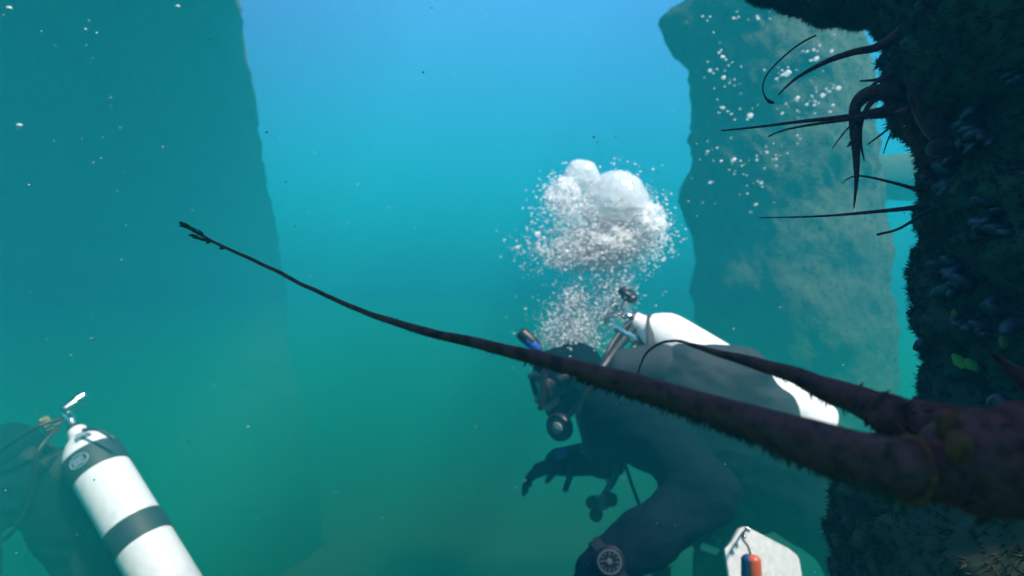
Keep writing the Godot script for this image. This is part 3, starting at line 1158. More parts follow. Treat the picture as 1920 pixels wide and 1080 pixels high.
	cl.tube([P(1393, 1005, 1.565), P(1399, 1007, 1.56)], [0.005, 0.005], 8)
	part("clip", cl, M.chrome, slate)
	var fl := P(1409, 1066, 1.50)
	var flo := thing("dive_float", "small orange and blue capsule dangling in front of the pale board", "float", fl)
	var cap := MB.new()
	cap.lathe(fl + Vector3(0.004, 0.032, 0), Vector3(0.03, -1, 0.0), [[0.0, 0.0], [0.0, 0.006], [0.003, 0.013], [0.010, 0.018], [0.055, 0.019], [0.07, 0.015], [0.076, 0.0]], 24)
	part("orange_half", cap, M.orange, flo)
	var cap2 := MB.new()
	cap2.lathe(fl + Vector3(-0.006, 0.031, -0.006), Vector3(0.03, -1, 0.0), [[0.0, 0.0], [0.0, 0.006], [0.003, 0.012], [0.010, 0.017], [0.055, 0.018], [0.07, 0.014], [0.076, 0.0]], 24)
	part("blue_half", cap2, M.navy, flo)
	# a pale tool under the diver
	var kn := P(1331, 1029, 1.98)
	var k := thing("dive_tool", "small pale flat tool clipped under the diver, left of the pale board", "tool", kn)
	var km := MB.new()
	km.box(Transform3D(Basis.from_euler(Vector3(0.3, 0.1, -0.42)), kn), Vector3(0.066, 0.026, 0.012), 0.005)
	part("blade", km, M.white, k)
	var kh := MB.new()
	kh.tube([P(1338, 1005, 2.0), P(1346, 1010, 2.0), P(1352, 1016, 2.0)], [0.005, 0.007, 0.004], 8)
	part("handle", kh, M.dial, k)
	var pk := MB.new()
	skin(pk, [[P(1240, 1062, 2.1), P(1238, 1140, 2.1), 0.032, 0.035, 0.03]], 0.008)
	var bag := single("dive_torch", pk, M.rubber, "dark stubby torch with a yellow tip under the diver's forearm", "torch", P(1240, 1090, 2.1))
	var yl := MB.new()
	yl.ball(P(1255, 1058, 2.055), Basis.from_scale(Vector3(0.006, 0.010, 0.006)), 8, 10)
	part("yellow_tip", yl, M.lime, bag)


# an outlined plate of some thickness, its outline in the plane of the basis
func plate(mb: MB, at: Vector3, b: Basis, outline: Array, thick: float) -> void:
	var poly := PackedVector2Array()
	for q in outline:
		poly.append(Vector2(q[0], q[1]))
	var ids := Geometry2D.triangulate_polygon(poly)
	for side in [-1.0, 1.0]:
		var base := mb.v.size()
		for q in poly:
			mb.vert(at + b * Vector3(q.x, q.y, side * thick / 2.0))
		for k in range(0, ids.size(), 3):
			var a := mb.v[base + ids[k]]
			var n := (mb.v[base + ids[k + 2]] - a).cross(mb.v[base + ids[k + 1]] - a)
			if n.dot(b.z) * side > 0.0:
				mb.tri(base + ids[k], base + ids[k + 1], base + ids[k + 2])
			else:
				mb.tri(base + ids[k], base + ids[k + 2], base + ids[k + 1])
	mb.mark = mb.t.size()
	var n := poly.size()
	var rim := mb.v.size()
	for q in poly:
		mb.vert(at + b * Vector3(q.x, q.y, -thick / 2.0))
		mb.vert(at + b * Vector3(q.x, q.y, thick / 2.0))
	for k in n:
		var e := (k + 1) % n
		mb.quad(rim + k * 2, rim + e * 2, rim + e * 2 + 1, rim + k * 2 + 1)
	mb.outward()


func fin(mb: MB, ankle: Vector3, dir: Vector3, up: Vector3) -> void:
	dir = dir.normalized()
	up = (up - dir * up.dot(dir)).normalized()
	var side := dir.cross(up)
	mb.tube([ankle - dir * 0.02, ankle + dir * 0.10, ankle + dir * 0.26], [0.05, 0.06, 0.055], 16, 0.65, up)
	plate(mb, ankle + dir * 0.25, Basis(side, dir, side.cross(dir)), [[-0.055, 0.0], [0.055, 0.0], [0.09, 0.25], [0.105, 0.42], [0.04, 0.45], [-0.04, 0.45], [-0.105, 0.42], [-0.09, 0.25]], 0.010)


func diver_left() -> void:
	var s := P(171, 853, 2.16)
	var axis := (P(334, 1126, 1.98) - s).normalized()
	var o := person_root("diver in a dark suit at the lower left corner, back turned", P(150, 960, 2.3))
	var suit := MB.new()
	suit.col = SUIT
	var bones := []
	for q in [-1.0, 1.0]:
		var w := func(px: float, py: float, half: float) -> Vector3: return P(px + q * half * 60.0, py, 2.32 + q * half)
		bones.append([w.call(70, 905, 0.12), w.call(130, 980, 0.10), 0.10, 0.11, 0.06])
		bones.append([w.call(130, 980, 0.09), w.call(210, 1120, 0.07), 0.11, 0.11, 0.06])
		bones.append([w.call(205, 1110, 0.07), w.call(260, 1230, 0.09), 0.12, 0.14, 0.06])
	bones.append([P(45, 875, 2.32), P(75, 905, 2.32), 0.06, 0.075, 0.05])
	bones.append([P(40, 915, 2.18), P(-40, 985, 2.10), 0.075, 0.06, 0.05])      # near arm
	bones.append([P(-40, 985, 2.10), P(-30, 1070, 1.95), 0.058, 0.042, 0.03])
	bones.append([P(60, 920, 2.50), P(-40, 960, 2.60), 0.075, 0.06, 0.05])      # far arm
	bones.append([P(-40, 960, 2.60), P(-150, 930, 2.55), 0.058, 0.042, 0.03])
	bones.append([P(255, 1220, 2.25), P(330, 1420, 2.20), 0.12, 0.085, 0.05])
	bones.append([P(330, 1420, 2.20), P(430, 1620, 2.35), 0.08, 0.05, 0.04])
	bones.append([P(255, 1220, 2.42), P(300, 1430, 2.50), 0.12, 0.085, 0.05])
	bones.append([P(300, 1430, 2.50), P(380, 1640, 2.65), 0.08, 0.05, 0.04])
	skin(suit, bones, 0.012, func(_p): return SUIT, 0.011)
	var hc := P(28, 853, 2.32)
	var fwd := Vector3(-0.9, 0.1, -0.5)
	var up := Vector3(-0.35, 1.0, 0.0)
	var face_c := hc + fwd.normalized() * 0.09
	skin(suit, head_bones(hc, fwd, up), 0.006, func(p): return SKIN_TONE if (p - face_c).length() < 0.072 and (p - hc).dot(fwd.normalized()) > 0.055 else SUIT)
	skin(suit, hand_bones(P(-30, 1070, 1.95), Vector3(0.1, -0.9, 0.3), Vector3(-0.8, 0.0, 0.3), Vector3(0, 0.0, 1), 0.4), 0.005, func(_p): return SUIT)
	skin(suit, hand_bones(P(-150, 930, 2.55), Vector3(-0.9, 0.2, 0.1), Vector3(0.2, 0.9, 0.0), Vector3(0, 0.0, 1), 0.4), 0.005, func(_p): return SUIT)
	part("body", suit, M.suit, o)
	mask(o, hc, fwd, up)
	for q in [[P(430, 1620, 2.35), 0.0], [P(380, 1640, 2.65), 0.1]]:
		var fn := MB.new()
		fin(fn, q[0], Vector3(0.4 + q[1], -0.8, -0.3), Vector3(0.5, 0.3, -0.5))
		part("fin", fn, M.rubber, o)

	var t := thing("scuba_set", "white scuba tank with two dark bands at the lower left corner", "scuba set", s + axis * 0.3)
	cylinder(t, s, axis, 0.62, 0.09, Vector3(-0.9, 0.35, 0.15), M.brass)
	for q in [[0.004, 0.085], [0.305, 0.385]]:
		var b := MB.new()
		sleeve(b, s, axis, Vector3(0, 0, 1), q[0], q[1], 0.0905, 0.0905, -PI, PI, 0.004)
		part("cam_band", b, M.band, t)
	var sticker := MB.new()
	sleeve(sticker, s, axis, -s, -0.052, -0.030, 0.0655, 0.0795, -0.38, 0.25, 0.0035)
	part("sticker", sticker, M.sticker, t)
	var sticker2 := MB.new()
	sleeve(sticker2, s, axis, -s, -0.071, -0.062, 0.048, 0.057, -0.45, 0.20, 0.0035)
	part("sticker", sticker2, M.sticker, t)
	# an oval badge on the upper band
	var toward := -s.normalized()
	var front := (toward - axis * axis.dot(toward)).normalized()
	var side := axis.cross(front)
	var bd := MB.new()
	var pts := []
	var rr := []
	for k in 33:
		var a := TAU * k / 32.0
		var ang := -0.42 + 0.33 * cos(a) * (1.0 if side.x > 0.0 else -1.0)
		if side.x < 0.0:
			ang = 0.42 + 0.33 * cos(a)
		var e := front * cos(ang) + side * sin(ang)
		pts.append(s + axis * (0.042 + 0.021 * sin(a)) + e * 0.0955)
		rr.append(0.0022)
	bd.tube(pts, rr, 6)
	var mid_a := -0.42 if side.x > 0.0 else 0.42
	for k in 3:
		sleeve(bd, s, axis, front, 0.030 + 0.009 * k, 0.035 + 0.009 * k, 0.095, 0.095, mid_a - 0.2, mid_a + 0.2, 0.001)
	part("oval_badge", bd, M.badge, t)
	var hd := MB.new()
	hd.tube(smooth_path([P(156, 806, 2.10), P(185, 806, 2.08), P(216, 826, 2.09)], 8), range(17).map(func(_k): return 0.006), 8)
	part("carry_handle", hd, M.band, t)
	var vest := MB.new()
	skin(vest, [[P(95, 880, 2.25), P(190, 1050, 2.22), 0.075, 0.085, 0.05], [P(185, 1040, 2.22), P(240, 1160, 2.18), 0.085, 0.09, 0.05], [P(60, 860, 2.2), P(110, 880, 2.22), 0.04, 0.06, 0.05], [P(80, 860, 2.38), P(120, 900, 2.3), 0.06, 0.07, 0.05]], 0.011)
	part("buoyancy_vest", vest, M.nylon, t)
	hose(t, [P(118, 785, 2.16), P(70, 800, 2.1), P(20, 830, 2.08), P(-20, 860, 2.1)], 0.008, M.rubber)
	hose(t, [P(112, 800, 2.14), P(70, 850, 2.05), P(60, 930, 2.05), P(20, 1000, 2.05), P(-30, 1030, 2.05)], 0.008, M.rubber)
	second_stage(t, P(-48, 866, 2.35), fwd)


# points [px, py, half width in pixels] at depths d0 to d1, as a tapered limb
func limb(mb: MB, spec: Array, d0: float, d1: float, per := 8, sides := 10, ridge := 0.0) -> Array:
	var pts := []
	var rad := []
	var n := spec.size()
	for k in n:
		var d := lerpf(d0, d1, float(k) / maxf(1.0, n - 1.0))
		pts.append(P(spec[k][0], spec[k][1], d))
		rad.append(float(spec[k][2]) / F * d)
	pts = smooth_path(pts, per)
	rad = smooth_path(rad, per)
	for k in rad.size():
		rad[k] = maxf(rad[k], 0.0002) * (1.0 + ridge * (0.5 * nz.get_noise_1d(k * 3.1) + (0.35 if k % 2 else -0.35)))
	mb.tube(pts, rad, sides)
	return [pts, rad]


func roughen(mb: MB, amount: float, freq: float) -> void:
	for k in mb.v.size():
		var p := mb.v[k] * freq
		mb.v[k] += Vector3(nz.get_noise_3dv(p), nz.get_noise_3dv(p + Vector3(31, 7, 5)), nz.get_noise_3dv(p + Vector3(3, 51, 17))) * amount


# small spines along a limb, mostly on its underside
func spines(mb: MB, line: Array, each: float, lo: float, hi: float, start := 0.0, under := 0.85) -> void:
	var pts: Array = line[0]
	var rad: Array = line[1]
	for k in range(int(start * pts.size()), pts.size() - 1):
		var seg: Vector3 = pts[k + 1] - pts[k]
		var dir := seg.normalized()
		var n := maxi(1, int(seg.length() / each))
		for j in n:
			var f := rng.randf()
			var down := (Vector3.DOWN - dir * Vector3.DOWN.dot(dir)).normalized()
			var a := rng.randf_range(-1.1, 1.1) if rng.randf() < under else rng.randf() * TAU
			var e := down.rotated(dir, a)
			var r := lerpf(rad[k], rad[k + 1], f)
			var p: Vector3 = pts[k] + seg * f + e * r * 0.9
			var l := rng.randf_range(lo, hi) * clampf(r / 0.006, 0.25, 1.2)
			mb.spike(p, (e - dir * rng.randf_range(0.1, 0.9) * (1.0 if rng.randf() < 0.7 else -0.4)).normalized(), l, l * 0.22, Vector3(rng.randf_range(-0.2, 0.2), -0.15, 0.0) * l, 4)


func front_lobster() -> void:
	var o := thing("spiny_lobster", "red spiny lobster close by at the right edge with two long antennae", "lobster", P(2060, 960, 0.27))
	# the long antenna that crosses the picture
	var a := MB.new()
	var line := limb(a, [[1712, 884, 53], [1690, 879, 53], [1641, 865, 50], [1585, 849, 47], [1530, 833, 45], [1474, 816, 41], [1400, 787, 32], [1344, 770, 28.5], [1283, 751, 25], [1222, 732, 23], [1150, 711, 20.5], [1080, 691, 17], [1000, 670, 14], [900, 645, 10.5], [800, 622, 8.5], [737, 603, 7], [692, 588, 5.3], [650, 571, 4.6], [600, 549, 4.2], [562, 531, 3.9], [508, 503, 3.5], [425, 465, 2.8], [387, 446, 2.6], [338, 418, 2.4]], 0.205, 0.44, 12, 16, 0.018)
	roughen(a, 0.0006, 30.0)
	var root := part("antenna", a, M.shell, o)
	var sp := MB.new()
	spines(sp, line, 0.0010, 0.0012, 0.0046, 0.0, 0.9)
	part("spines", sp, M.spine, root).set_meta("kind", "stuff")
	var fz := MB.new()
	var pts: Array = line[0]
	for k in range(0, int(pts.size() * 0.48)):
		for j in 5:
			var p: Vector3 = pts[k].lerp(pts[k + 1], rng.randf()) + Vector3(0, -line[1][k] * rng.randf_range(0.85, 1.0), line[1][k] * rng.randf_range(-0.4, 0.4))
			fz.spike(p, Vector3(rng.randf_range(-0.7, 0.7), -1, rng.randf_range(-0.5, 0.5)).normalized(), rng.randf_range(0.001, 0.0045), 0.0008, Vector3.ZERO, 3)
	part("algae_fringe", fz, M.fuzz, root).set_meta("kind", "stuff")
	for q in [[420, 466, 411, 467, 10], [398, 452, 386, 457, 14], [372, 444, 352, 441, 24], [380, 448, 360, 446, 24], [390, 452, 370, 448, 18], [352, 428, 338, 421, 14], [345, 422, 336, 416, 10], [350, 424, 335, 424, 12], [385, 447, 372, 430, 15], [375, 440, 358, 425, 16], [362, 432, 344, 417, 14]]:
		var lf := MB.new()
		var d := 0.432
		var p0 := P(q[0], q[1], d)
		var p1 := P(q[2], q[3], d - 0.004)
		lf.tube([p0, p0.lerp(p1, 0.5) + Vector3(0, 0.0004, 0.001), p1], [0.0007, 0.0013, 0.0003], 6, 0.5, Vector3(0, 0, 1))
		part("algae_frond", lf, M.fuzz, root)
	# the second antenna, curling over in front of the diver
	var b := MB.new()
	line = limb(b, [[1690, 790, 35], [1640, 765, 32], [1594, 745, 27], [1539, 727, 22], [1494, 706, 16.5], [1450, 692, 14], [1400, 676, 10.5], [1344, 661, 6.5], [1300, 648, 3.6], [1275, 640, 2.6], [1252, 640, 2.5], [1235, 645, 2.3], [1218, 656, 2.1], [1207, 670, 1.9], [1198, 694, 1.6], [1194, 712, 1.2]], 0.27, 0.40, 12, 14, 0.02)
	roughen(b, 0.0006, 30.0)
	root = part("antenna", b, M.shell, o)
	sp = MB.new()
	spines(sp, line, 0.0013, 0.0012, 0.0040, 0.0, 0.85)
	part("spines", sp, M.spine, root).set_meta("kind", "stuff")

	# stalks that carry the antennae, joint by joint
	var seg := func(called: String, spec: Array, d0: float, d1: float, m: Material, thorns: int) -> void:
		var mb := MB.new()
		var l := limb(mb, spec, d0, d1, 12, 32, 0.02)
		roughen(mb, 0.0011, 22.0)
		var r := part(called, mb, m, o)
		var th := MB.new()
		for k in thorns:
			var at := rng.randi_range(1, l[0].size() - 2)
			var dir: Vector3 = (l[0][at + 1] - l[0][at - 1]).normalized()
			var e := Vector3.UP.rotated(dir, rng.randf() * TAU)
			e = (e - dir * e.dot(dir)).normalized()
			th.spike(l[0][at] + e * l[1][at] * 0.92, (e - dir * -0.5).normalized(), rng.randf_range(0.0025, 0.006), 0.0014, Vector3.ZERO, 6)
		part("spine", th, m, r).set_meta("kind", "stuff")
	seg.call("antenna_joint", [[1664, 873, 30], [1682, 876, 48], [1700, 880, 58], [1716, 883, 60], [1736, 885, 56], [1756, 886, 58], [1778, 886, 64], [1800, 884, 50]], 0.203, 0.206, M.shell, 9)
	seg.call("antenna_stalk", [[1748, 882, 40], [1768, 880, 66], [1800, 872, 88], [1850, 868, 98], [1900, 866, 98], [1945, 862, 84], [1965, 860, 60]], 0.206, 0.214, M.shell, 46)
	seg.call("antenna_stalk", [[1940, 860, 70], [1975, 858, 96], [2040, 855, 104], [2100, 852, 90]], 0.214, 0.235, M.shell, 30)
	seg.call("antenna_joint", [[1636, 766, 24], [1650, 771, 36], [1680, 782, 39], [1705, 790, 34]], 0.268, 0.268, M.shell, 18)
	seg.call("antenna_stalk", [[1690, 786, 30], [1720, 794, 42], [1770, 806, 47], [1830, 815, 44], [1870, 818, 36]], 0.266, 0.262, M.shell, 26)
	seg.call("antenna_stalk", [[1860, 815, 36], [1900, 805, 48], [1960, 800, 52], [2050, 805, 52]], 0.262, 0.265, M.shell, 20)
	var rim := MB.new()
	var ring_at := P(1704, 881, 0.2035)
	var rdir := (P(1664, 873, 0.203) - P(1778, 886, 0.206)).normalized()
	var ru := (Vector3.UP - rdir * rdir.y).normalized()
	var rs := rdir.cross(ru)
	var rp := []
	var rr := []
	for k in 41:
		var turn := TAU * k / 40.0
		rp.append(ring_at + (ru * cos(turn) + rs * sin(turn)) * 0.0104)
		rr.append(0.00115 * (1.0 + 0.25 * nz.get_noise_1d(k * 3.0)))
	rim.tube(rp, rr, 8)
	part("joint_rim", rim, M.joint, o, "orange rim round the antenna's joint")
	for q in [[1798, 838, 0.192], [1780, 800, 0.200]]:
		var bl := MB.new()
		bl.ball(P(q[0], q[1], q[2]), Basis.from_scale(Vector3(0.0042, 0.0058, 0.003)), 12, 16, 0.6, nz_fine)
		part("knob", bl, M.joint, o, "orange knob on the red stalk")
	# legs and thorns that hang below
	for q in [[[1985, 930, 26], [1930, 945, 22], [1890, 950, 17], [1860, 962, 8]], [[1900, 930, 13], [1860, 955, 11], [1838, 976, 7], [1830, 986, 2]], [[2100, 960, 40], [2020, 1000, 28], [1985, 1080, 20], [1960, 1190, 9]], [[2200, 980, 40], [2150, 1060, 28], [2120, 1180, 20], [2090, 1290, 8]]]:
		var lg := MB.new()
		var l2 := limb(lg, q, 0.215, 0.222, 7, 12, 0.05)
		var lp := part("leg", lg, M.shell, o)
		var th := MB.new()
		spines(th, l2, 0.004, 0.002, 0.004, 0.0, 0.5)
		part("spines", th, M.spine, lp).set_meta("kind", "stuff")
	# carapace, horns and eyes, just beyond the edge of the picture
	var c := P(2290, 850, 0.29)
	var ca := MB.new()
	ca.ball(c, Basis(Vector3(0.085, 0.0, -0.03), Vector3(0, 0.045, 0), Vector3(0.016, 0, 0.05)), 40, 60, 0.12, nz_fine)
	var cp := part("carapace", ca, M.shell, o)
	var cs := MB.new()
	for k in 140:
		var n := Vector3(rng.randf_range(-1, 1), rng.randf_range(-0.1, 1), rng.randf_range(-1, 1)).normalized()
		cs.spike(c + Basis(Vector3(0.085, 0.0, -0.03), Vector3(0, 0.045, 0), Vector3(0.016, 0, 0.05)) * n, (n + Vector3(-0.8, 0.2, 0.2)).normalized(), rng.randf_range(0.003, 0.008), 0.002, Vector3.ZERO, 6)
	part("spines", cs, M.shell, cp).set_meta("kind", "stuff")
	for z in [-0.02, 0.028]:
		var hn := MB.new()
		hn.spike(c + Vector3(-0.07, 0.028, z), Vector3(-0.9, 0.5, 0.1), 0.03, 0.006, Vector3(0, 0.004, 0), 10)
		part("horn", hn, M.shell, o)
		var ey := MB.new()
		ey.ball(c + Vector3(-0.085, 0.018, z * 1.2), Basis.from_scale(Vector3(0.006, 0.006, 0.006)), 10, 14)
		part("eye", ey, M.rubber, o)
	for k in 5:
		var ab := MB.new()
		var p := c + Vector3(0.085 + 0.026 * k, -0.006 * k * k * 0.5, -0.03 - 0.010 * k)
		ab.ball(p, Basis(Vector3(0.018, 0, -0.006), Vector3(0, 0.036 - 0.002 * k, 0), Vector3(0.012, 0, 0.038 - 0.002 * k)), 16, 24, 0.1, nz)
		part("tail_ring", ab, M.shell, o)


func pile_lobster() -> void:
	var o := thing("spiny_lobster", "dark lobster on the near pile at upper right, legs silhouetted against the water", "lobster", P(1750, 190, 0.66))
	var d := 0.70
	var list := [
		["leg", [[1720, 172, 20], [1690, 174, 18], [1650, 173, 16], [1620, 180, 13], [1604, 200, 10.5], [1602, 235, 9.5], [1605, 280, 7.5], [1606, 320, 5], [1605, 350, 3.4], [1601, 390, 1.2]], 1.0],
		["antenna", [[1720, 205, 18], [1690, 207, 14], [1640, 213, 10], [1590, 219, 5.5], [1500, 228, 3.2], [1420, 238, 2.2], [1352, 245, 1.4]], 0.6],
		["leg", [[1660, 208, 6], [1600, 222, 4], [1520, 234, 2.5], [1470, 244, 1.8], [1440, 256, 1.2]], 0.3],
		["antenna", [[1700, 55, 16], [1672, 74, 11], [1640, 90, 8], [1600, 98, 6.5], [1550, 115, 5], [1500, 142, 3], [1475, 162, 2], [1460, 178, 1.2]], 0.6],
		["antennule", [[1530, 66, 1.8], [1500, 82, 1.8], [1465, 110, 1.6], [1438, 140, 1.5], [1430, 165, 1.4], [1436, 184, 1.8], [1444, 191, 3.4], [1452, 193, 1.5]], 0.0],
		["antennule", [[1690, 138, 6], [1662, 146, 4.5], [1640, 150, 3], [1612, 152, 1.5]], 0.0],
		["antennule", [[1660, 146, 4], [1642, 155, 3], [1628, 166, 1.5]], 0.0],
		["leg", [[1652, 178, 6], [1634, 192, 5], [1621, 212, 4], [1614, 240, 3], [1615, 275, 2.2], [1621, 302, 1.0]], 0.2],
		["antennule", [[1682, 228, 2.4], [1655, 250, 2], [1627, 271, 1.4]], 0.0],
		["antennule", [[1684, 230, 2], [1668, 255, 1.5], [1656, 288, 0.8]], 0.0],
		["antennule", [[1688, 234, 2], [1685, 248, 1.5], [1682, 264, 0.8]], 0.0],
		["antennule", [[1612, 218, 2], [1585, 246, 1.6], [1560, 279, 0.9]], 0.0],
		["antennule", [[1604, 258, 3], [1597, 266, 3], [1589, 275, 1.5]], 0.0],
		["leg", [[1690, 205, 12], [1700, 235, 9], [1720, 280, 8], [1745, 330, 6.5], [1790, 420, 5], [1840, 510, 3.4], [1862, 538, 2]], 0.6],
		["leg", [[1775, 372, 6], [1725, 357, 4.2], [1680, 344, 3], [1630, 332, 2], [1605, 330, 1.6], [1590, 335, 1.2], [1578, 344, 0.7]], 0.1],
		["leg", [[1740, 386, 7], [1700, 391, 4.5], [1640, 397, 3.4], [1560, 404, 2.2], [1490, 407, 1.5], [1424, 408, 0.8]], 0.1],
		["leg", [[1735, 398, 4], [1708, 416, 2.8], [1680, 431, 2.4], [1644, 440, 2.4]], 0.1],
	]
	for q in list:
		var mb := MB.new()
		var dd := d if q[1][0][0] < 1735 or q[1][-1][0] < 1700 else d - 0.02
		if q[1][-1][0] > 1800:
			dd = 0.64
		var line := limb(mb, q[1], dd - 0.01, dd + 0.01, 8, 10, 0.02)
		var r := part(q[0], mb, M.shell, o)
		if q[2] > 0.0:
			var th := MB.new()
			spines(th, line, 0.004 / q[2], 0.0015, 0.0042, 0.0, 0.75)
			part("spines", th, M.spine, r).set_meta("kind", "stuff")
	var c := P(1765, 165, 0.655)
	var bs := Basis(Vector3(0.028, 0.010, 0.0), Vector3(-0.016, 0.062, 0), Vector3(0, 0, 0.028))
	var ca := MB.new()
	ca.ball(c, bs, 28, 40, 0.15, nz_fine)
	var cp := part("carapace", ca, M.shell, o)
	var cs := MB.new()
	for k in 90:
		var n := Vector3(rng.randf_range(-1, 1), rng.randf_range(-1, 1), rng.randf_range(-0.3, 1)).normalized()
		cs.spike(c + bs * n, n, rng.randf_range(0.003, 0.006), 0.0016, Vector3.ZERO, 5)
	part("spines", cs, M.spine, cp).set_meta("kind", "stuff")
	for k in 4:
		var ab := MB.new()
		ab.ball(c + Vector3(0.014 + 0.006 * k, -0.062 - 0.02 * k, -0.004 * k), Basis.from_scale(Vector3(0.026 - 0.002 * k, 0.014, 0.024)), 14, 20, 0.1, nz)
		part("tail_ring", ab, M.shell, o)


func bubbles() -> void:
	# the big trembling bubbles at the head of the plume
	for q in [
		[1155, 392, 2.12, 63, 72, "largest white domed bubble atop the diver's plume", 31, 0.10, 6.0], [1090, 340, 2.18, 34, 38, "upper left white bubble of the plume, behind the largest dome", 32, 0.2, 9.0],
		[1056, 372, 2.15, 31, 36, "small white lobe at the plume's far left", 33, 0.4, 14.0], [1208, 425, 2.10, 38, 44, "frothy white bubble at the plume's right side", 34, 0.35, 16.0], [1150, 462, 2.14, 68, 44, "flat pale bubble under the largest dome", 35, 0.3, 12.0]]:
		var n := FastNoiseLite.new()
		n.seed = q[6]
		n.frequency = q[8]
		n.fractal_octaves = 4
		var mb := MB.new()
		var c := P(q[0], q[1], q[2])
		var k: float = q[2] / F
		mb.ball(c, Basis.from_scale(Vector3(q[3] * k, q[4] * k, q[3] * k * 0.9)), 60, 90, q[7], n)
		for e in mb.v.size():           # a cap: domed above, nearly flat beneath
			var p := mb.v[e] - c
			if p.y < 0.0:
				mb.v[e] = c + Vector3(p.x, p.y * 0.35, p.z)
		single("big_bubble", mb, M.dome, q[5], "bubble", c, "big bubbles at the head of the plume")
	# three shapes of small bubble
	var shapes := []
	for k in 3:
		var mb := MB.new()
		var n := FastNoiseLite.new()
		n.seed = 60 + k
		n.frequency = 1.2
		mb.ball(Vector3.ZERO, Basis.from_scale(Vector3(1.0, 0.62, 1.0)), 8, 12, 0.5, n)
		var m := mb.mesh(Vector3.ZERO)
		m.surface_set_material(0, M.bubble)
		shapes.append(m)
	var put := func(at: Vector3, r: float, label: String, group: String) -> void:
		var o := MeshInstance3D.new()
		o.name = numbered("air_bubble")
		o.mesh = shapes[rng.randi_range(0, 2)]
		o.transform = Transform3D(Basis.from_euler(Vector3(rng.randf_range(-0.5, 0.5), rng.randf() * TAU, rng.randf_range(-0.5, 0.5))).scaled(Vector3.ONE * r), at)
		add_child(o)
		tag(o, label, "bubble", group)
	for q in [[260, 205, 8], [272, 215, 5], [215, 255, 8], [240, 250, 4], [265, 280, 8], [285, 300, 4], [262, 390, 7], [292, 412, 5], [360, 418, 12], [495, 265, 15], [480, 270, 8], [455, 285, 6], [600, 212, 11], [580, 218, 6], [590, 180, 6], [655, 185, 8], [680, 318, 11], [622, 345, 9], [635, 322, 5], [530, 355, 11], [565, 378, 7], [592, 380, 6], [660, 380, 5], [475, 410, 6], [530, 400, 4], [205, 548, 6], [255, 582, 6], [300, 578, 11], [420, 550, 6], [455, 575, 6], [385, 578, 7], [400, 662, 8], [215, 660, 7], [380, 740, 8], [350, 700, 4], [330, 600, 4], [240, 535, 5], [455, 600, 4], [530, 490, 4], [300, 65, 5], [215, 60, 4], [388, 66, 7]]:
		var px: float = q[0] / 1.929 + 1220.0
		var py: float = q[1] / 1.929
		var at := P(px, py, rng.randf_range(2.3, 2.55))
		put.call(at, q[2] * 0.62 / F * 2.4 / 1.929 * 1.4, "small bright bubble drifting up in front of the middle pile", "bubbles in front of the middle pile")
		for j in 3:
			put.call(at + Vector3(rng.randfn(0.0, 0.035), rng.randfn(0.0, 0.03), rng.randfn(0.0, 0.03)), rng.randf_range(0.0018, 0.0042), "small bright bubble drifting up in front of the middle pile", "bubbles in front of the middle pile")
	var clouds := [[1100, 468, 64, 28, 5200], [1172, 452, 46, 28, 3000], [1152, 545, 28, 46, 1500], [1065, 625, 36, 40, 3200], [1085, 400, 42, 34, 2200], [1218, 420, 20, 28, 1800], [1078, 560, 18, 22, 800], [1050, 370, 22, 26, 900], [1060, 690, 30, 24, 500], [1110, 600, 36, 50, 900], [1155, 400, 52, 50, 900]]
	var list := []
	var g := 0
	for q in clouds:
		for k in q[4]:
			var at := P(q[0] + rng.randfn(0.0, q[2]) * 0.75, q[1] + rng.randfn(0.0, q[3]) * 0.75, 2.13 + rng.randfn(0.0, 0.06))
			var r := 0.0009 * exp(rng.randf() * 1.4)
			if k < q[4] * 0.015 and g < 140:
				g += 1
				put.call(at, rng.randf_range(0.005, 0.011), "shiny bubble in the froth rising from the swimming diver", "larger bubbles within the plume")
				continue
			list.append([Transform3D(Basis.from_euler(Vector3(rng.randf_range(-0.6, 0.6), rng.randf() * TAU, rng.randf_range(-0.6, 0.6))).scaled(Vector3(r * rng.randf_range(0.9, 1.7), r * 0.75, r)), at), Color.WHITE])
	var fm := MB.new()
	fm.ball(Vector3.ZERO, Basis.IDENTITY, 5, 7)
	var o := scatter("bubble_froth", fm.mesh(Vector3.ZERO), M.froth, list, self)
	tag(o, "pale froth of tiny bubbles rising from the swimming diver", "bubbles")


func bubble_mist() -> void:
	# bubbles too fine to see singly, as a white mist within the plume
	for q in [[1150, 395, 62, 60, 2.9], [1085, 352, 42, 40, 1.7], [1205, 425, 42, 44, 2.3], [1130, 455, 96, 40, 1.7], [1155, 440, 60, 46, 2.3], [1105, 485, 88, 30, 1.8], [1155, 545, 38, 56, 1.3], [1068, 620, 50, 66, 1.9], [1085, 580, 38, 52, 1.1], [1075, 665, 52, 34, 1.5]]:
		var f := FogVolume.new()
		f.name = numbered("bubble_mist")
		f.shape = RenderingServer.FOG_VOLUME_SHAPE_ELLIPSOID
		f.size = Vector3(q[2] * 2.0, q[3] * 2.0, q[2] * 1.6) / F * 2.13
		f.position = P(q[0], q[1], 2.13)
		var m := FogMaterial.new()
		m.albedo = Color(0.97, 0.98, 0.98)
		m.density = q[4]
		f.material = m
		add_child(f)
		tag(f, "fine white mist of bubbles within the diver's plume", "bubbles", "mist within the plume", "stuff")


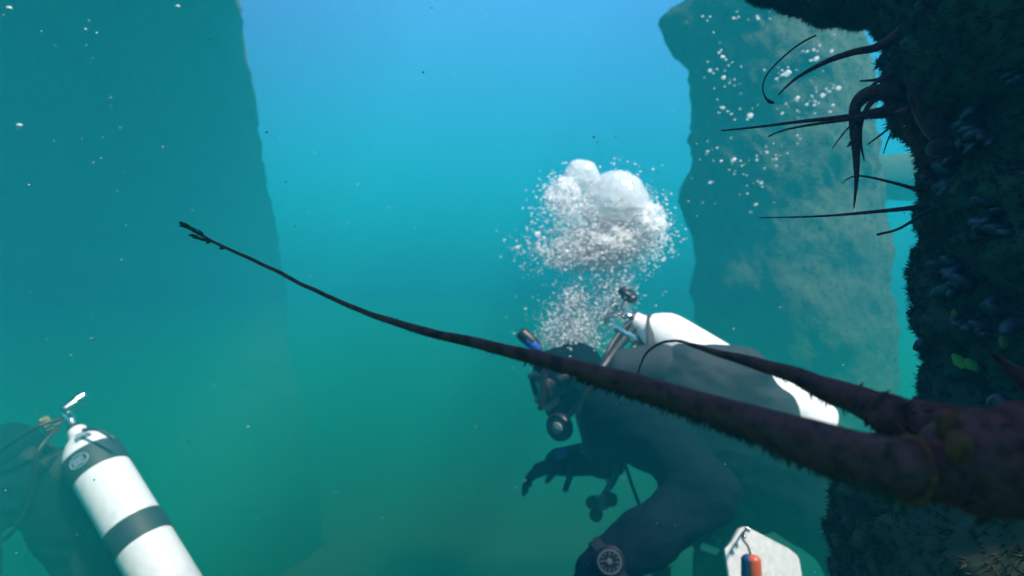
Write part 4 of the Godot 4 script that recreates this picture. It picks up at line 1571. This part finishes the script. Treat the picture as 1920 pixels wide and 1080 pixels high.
func small_things() -> void:
	# weed hanging from above, between the middle pile and the near pile
	var at := P(1540, -10, 0.95)
	var o := thing("seaweed_clump", "bushy green seaweed clump hanging at the top edge", "seaweed", at)
	var mb := MB.new()
	var spots := []
	for q in [[1440, -45, 50, 0.99], [1500, -40, 62, 0.97], [1560, -25, 72, 0.95], [1612, -10, 62, 0.93], [1660, 0, 50, 0.90], [1590, -80, 90, 0.95], [1668, 45, 26, 0.86]]:
		var c := P(q[0], q[1], q[3])
		var r: float = q[2] / F * q[3]
		var first := mb.v.size()
		mb.ball(c, Basis.from_scale(Vector3.ONE * r), 24, 32, 0.6, nz)
		for k in range(first, mb.v.size()):
			for j in 2:
				spots.append([mb.v[k], (mb.v[k] - c).normalized()])
	part("holdfast", mb, M.weed, o)
	turf_on(o, spots, 0.006, 0.016, [Color(0.05, 0.10, 0.03), Color(0.09, 0.13, 0.04), Color(0.06, 0.10, 0.05), Color(0.035, 0.07, 0.025)], 17, "fronds")
	# a pale scrap lodged on the near pile
	var sc := MB.new()
	var dd := 0.62
	sc.tube([P(1786, 664, dd), P(1797, 676, dd), P(1811, 687, dd - 0.004)], [0.002, 0.0062, 0.005], 10, 0.5, Vector3(0, 0, 1))
	sc.tube([P(1812, 672, dd - 0.004), P(1817, 683, dd - 0.006), P(1836, 688, dd - 0.006), P(1858, 690, dd - 0.004)], [0.003, 0.0058, 0.0056, 0.005], 10, 0.5, Vector3(0, 0, 1))
	single("weed_scrap", sc, M.scrap, "pale yellow-green scrap lodged on the dark near pile", "seaweed", P(1825, 684, dd))
	# drifting specks
	var sp := []
	for k in 300:
		var p := P(rng.randf_range(0, 1700), rng.randf_range(0, 1080), rng.randf_range(0.35, 3.4))
		sp.append([Transform3D(Basis.from_euler(Vector3(rng.randf() * TAU, rng.randf() * TAU, 0)).scaled(Vector3.ONE * 0.0004 * exp(rng.randf() * 1.6) * (0.4 + absf(p.z) * 0.35)), p), Color.WHITE])
	for q in [[36, 235, 1.6, 6], [333, 12, 1.6, 5], [17, 15, 1.6, 6], [160, 55, 1.6, 3], [465, 800, 1.5, 2.5]]:
		sp.append([Transform3D(Basis.from_scale(Vector3(1.4, 0.7, 1.0) * q[3] / F * q[2] * 0.7), P(q[0], q[1], q[2])), Color.WHITE])
	var fm := MB.new()
	fm.ball(Vector3.ZERO, Basis.IDENTITY, 6, 8, 0.4, nz)
	var s := scatter("drifting_specks", fm.mesh(Vector3.ZERO), M.speck, sp, self)
	tag(s, "pale specks drifting in the water", "specks")
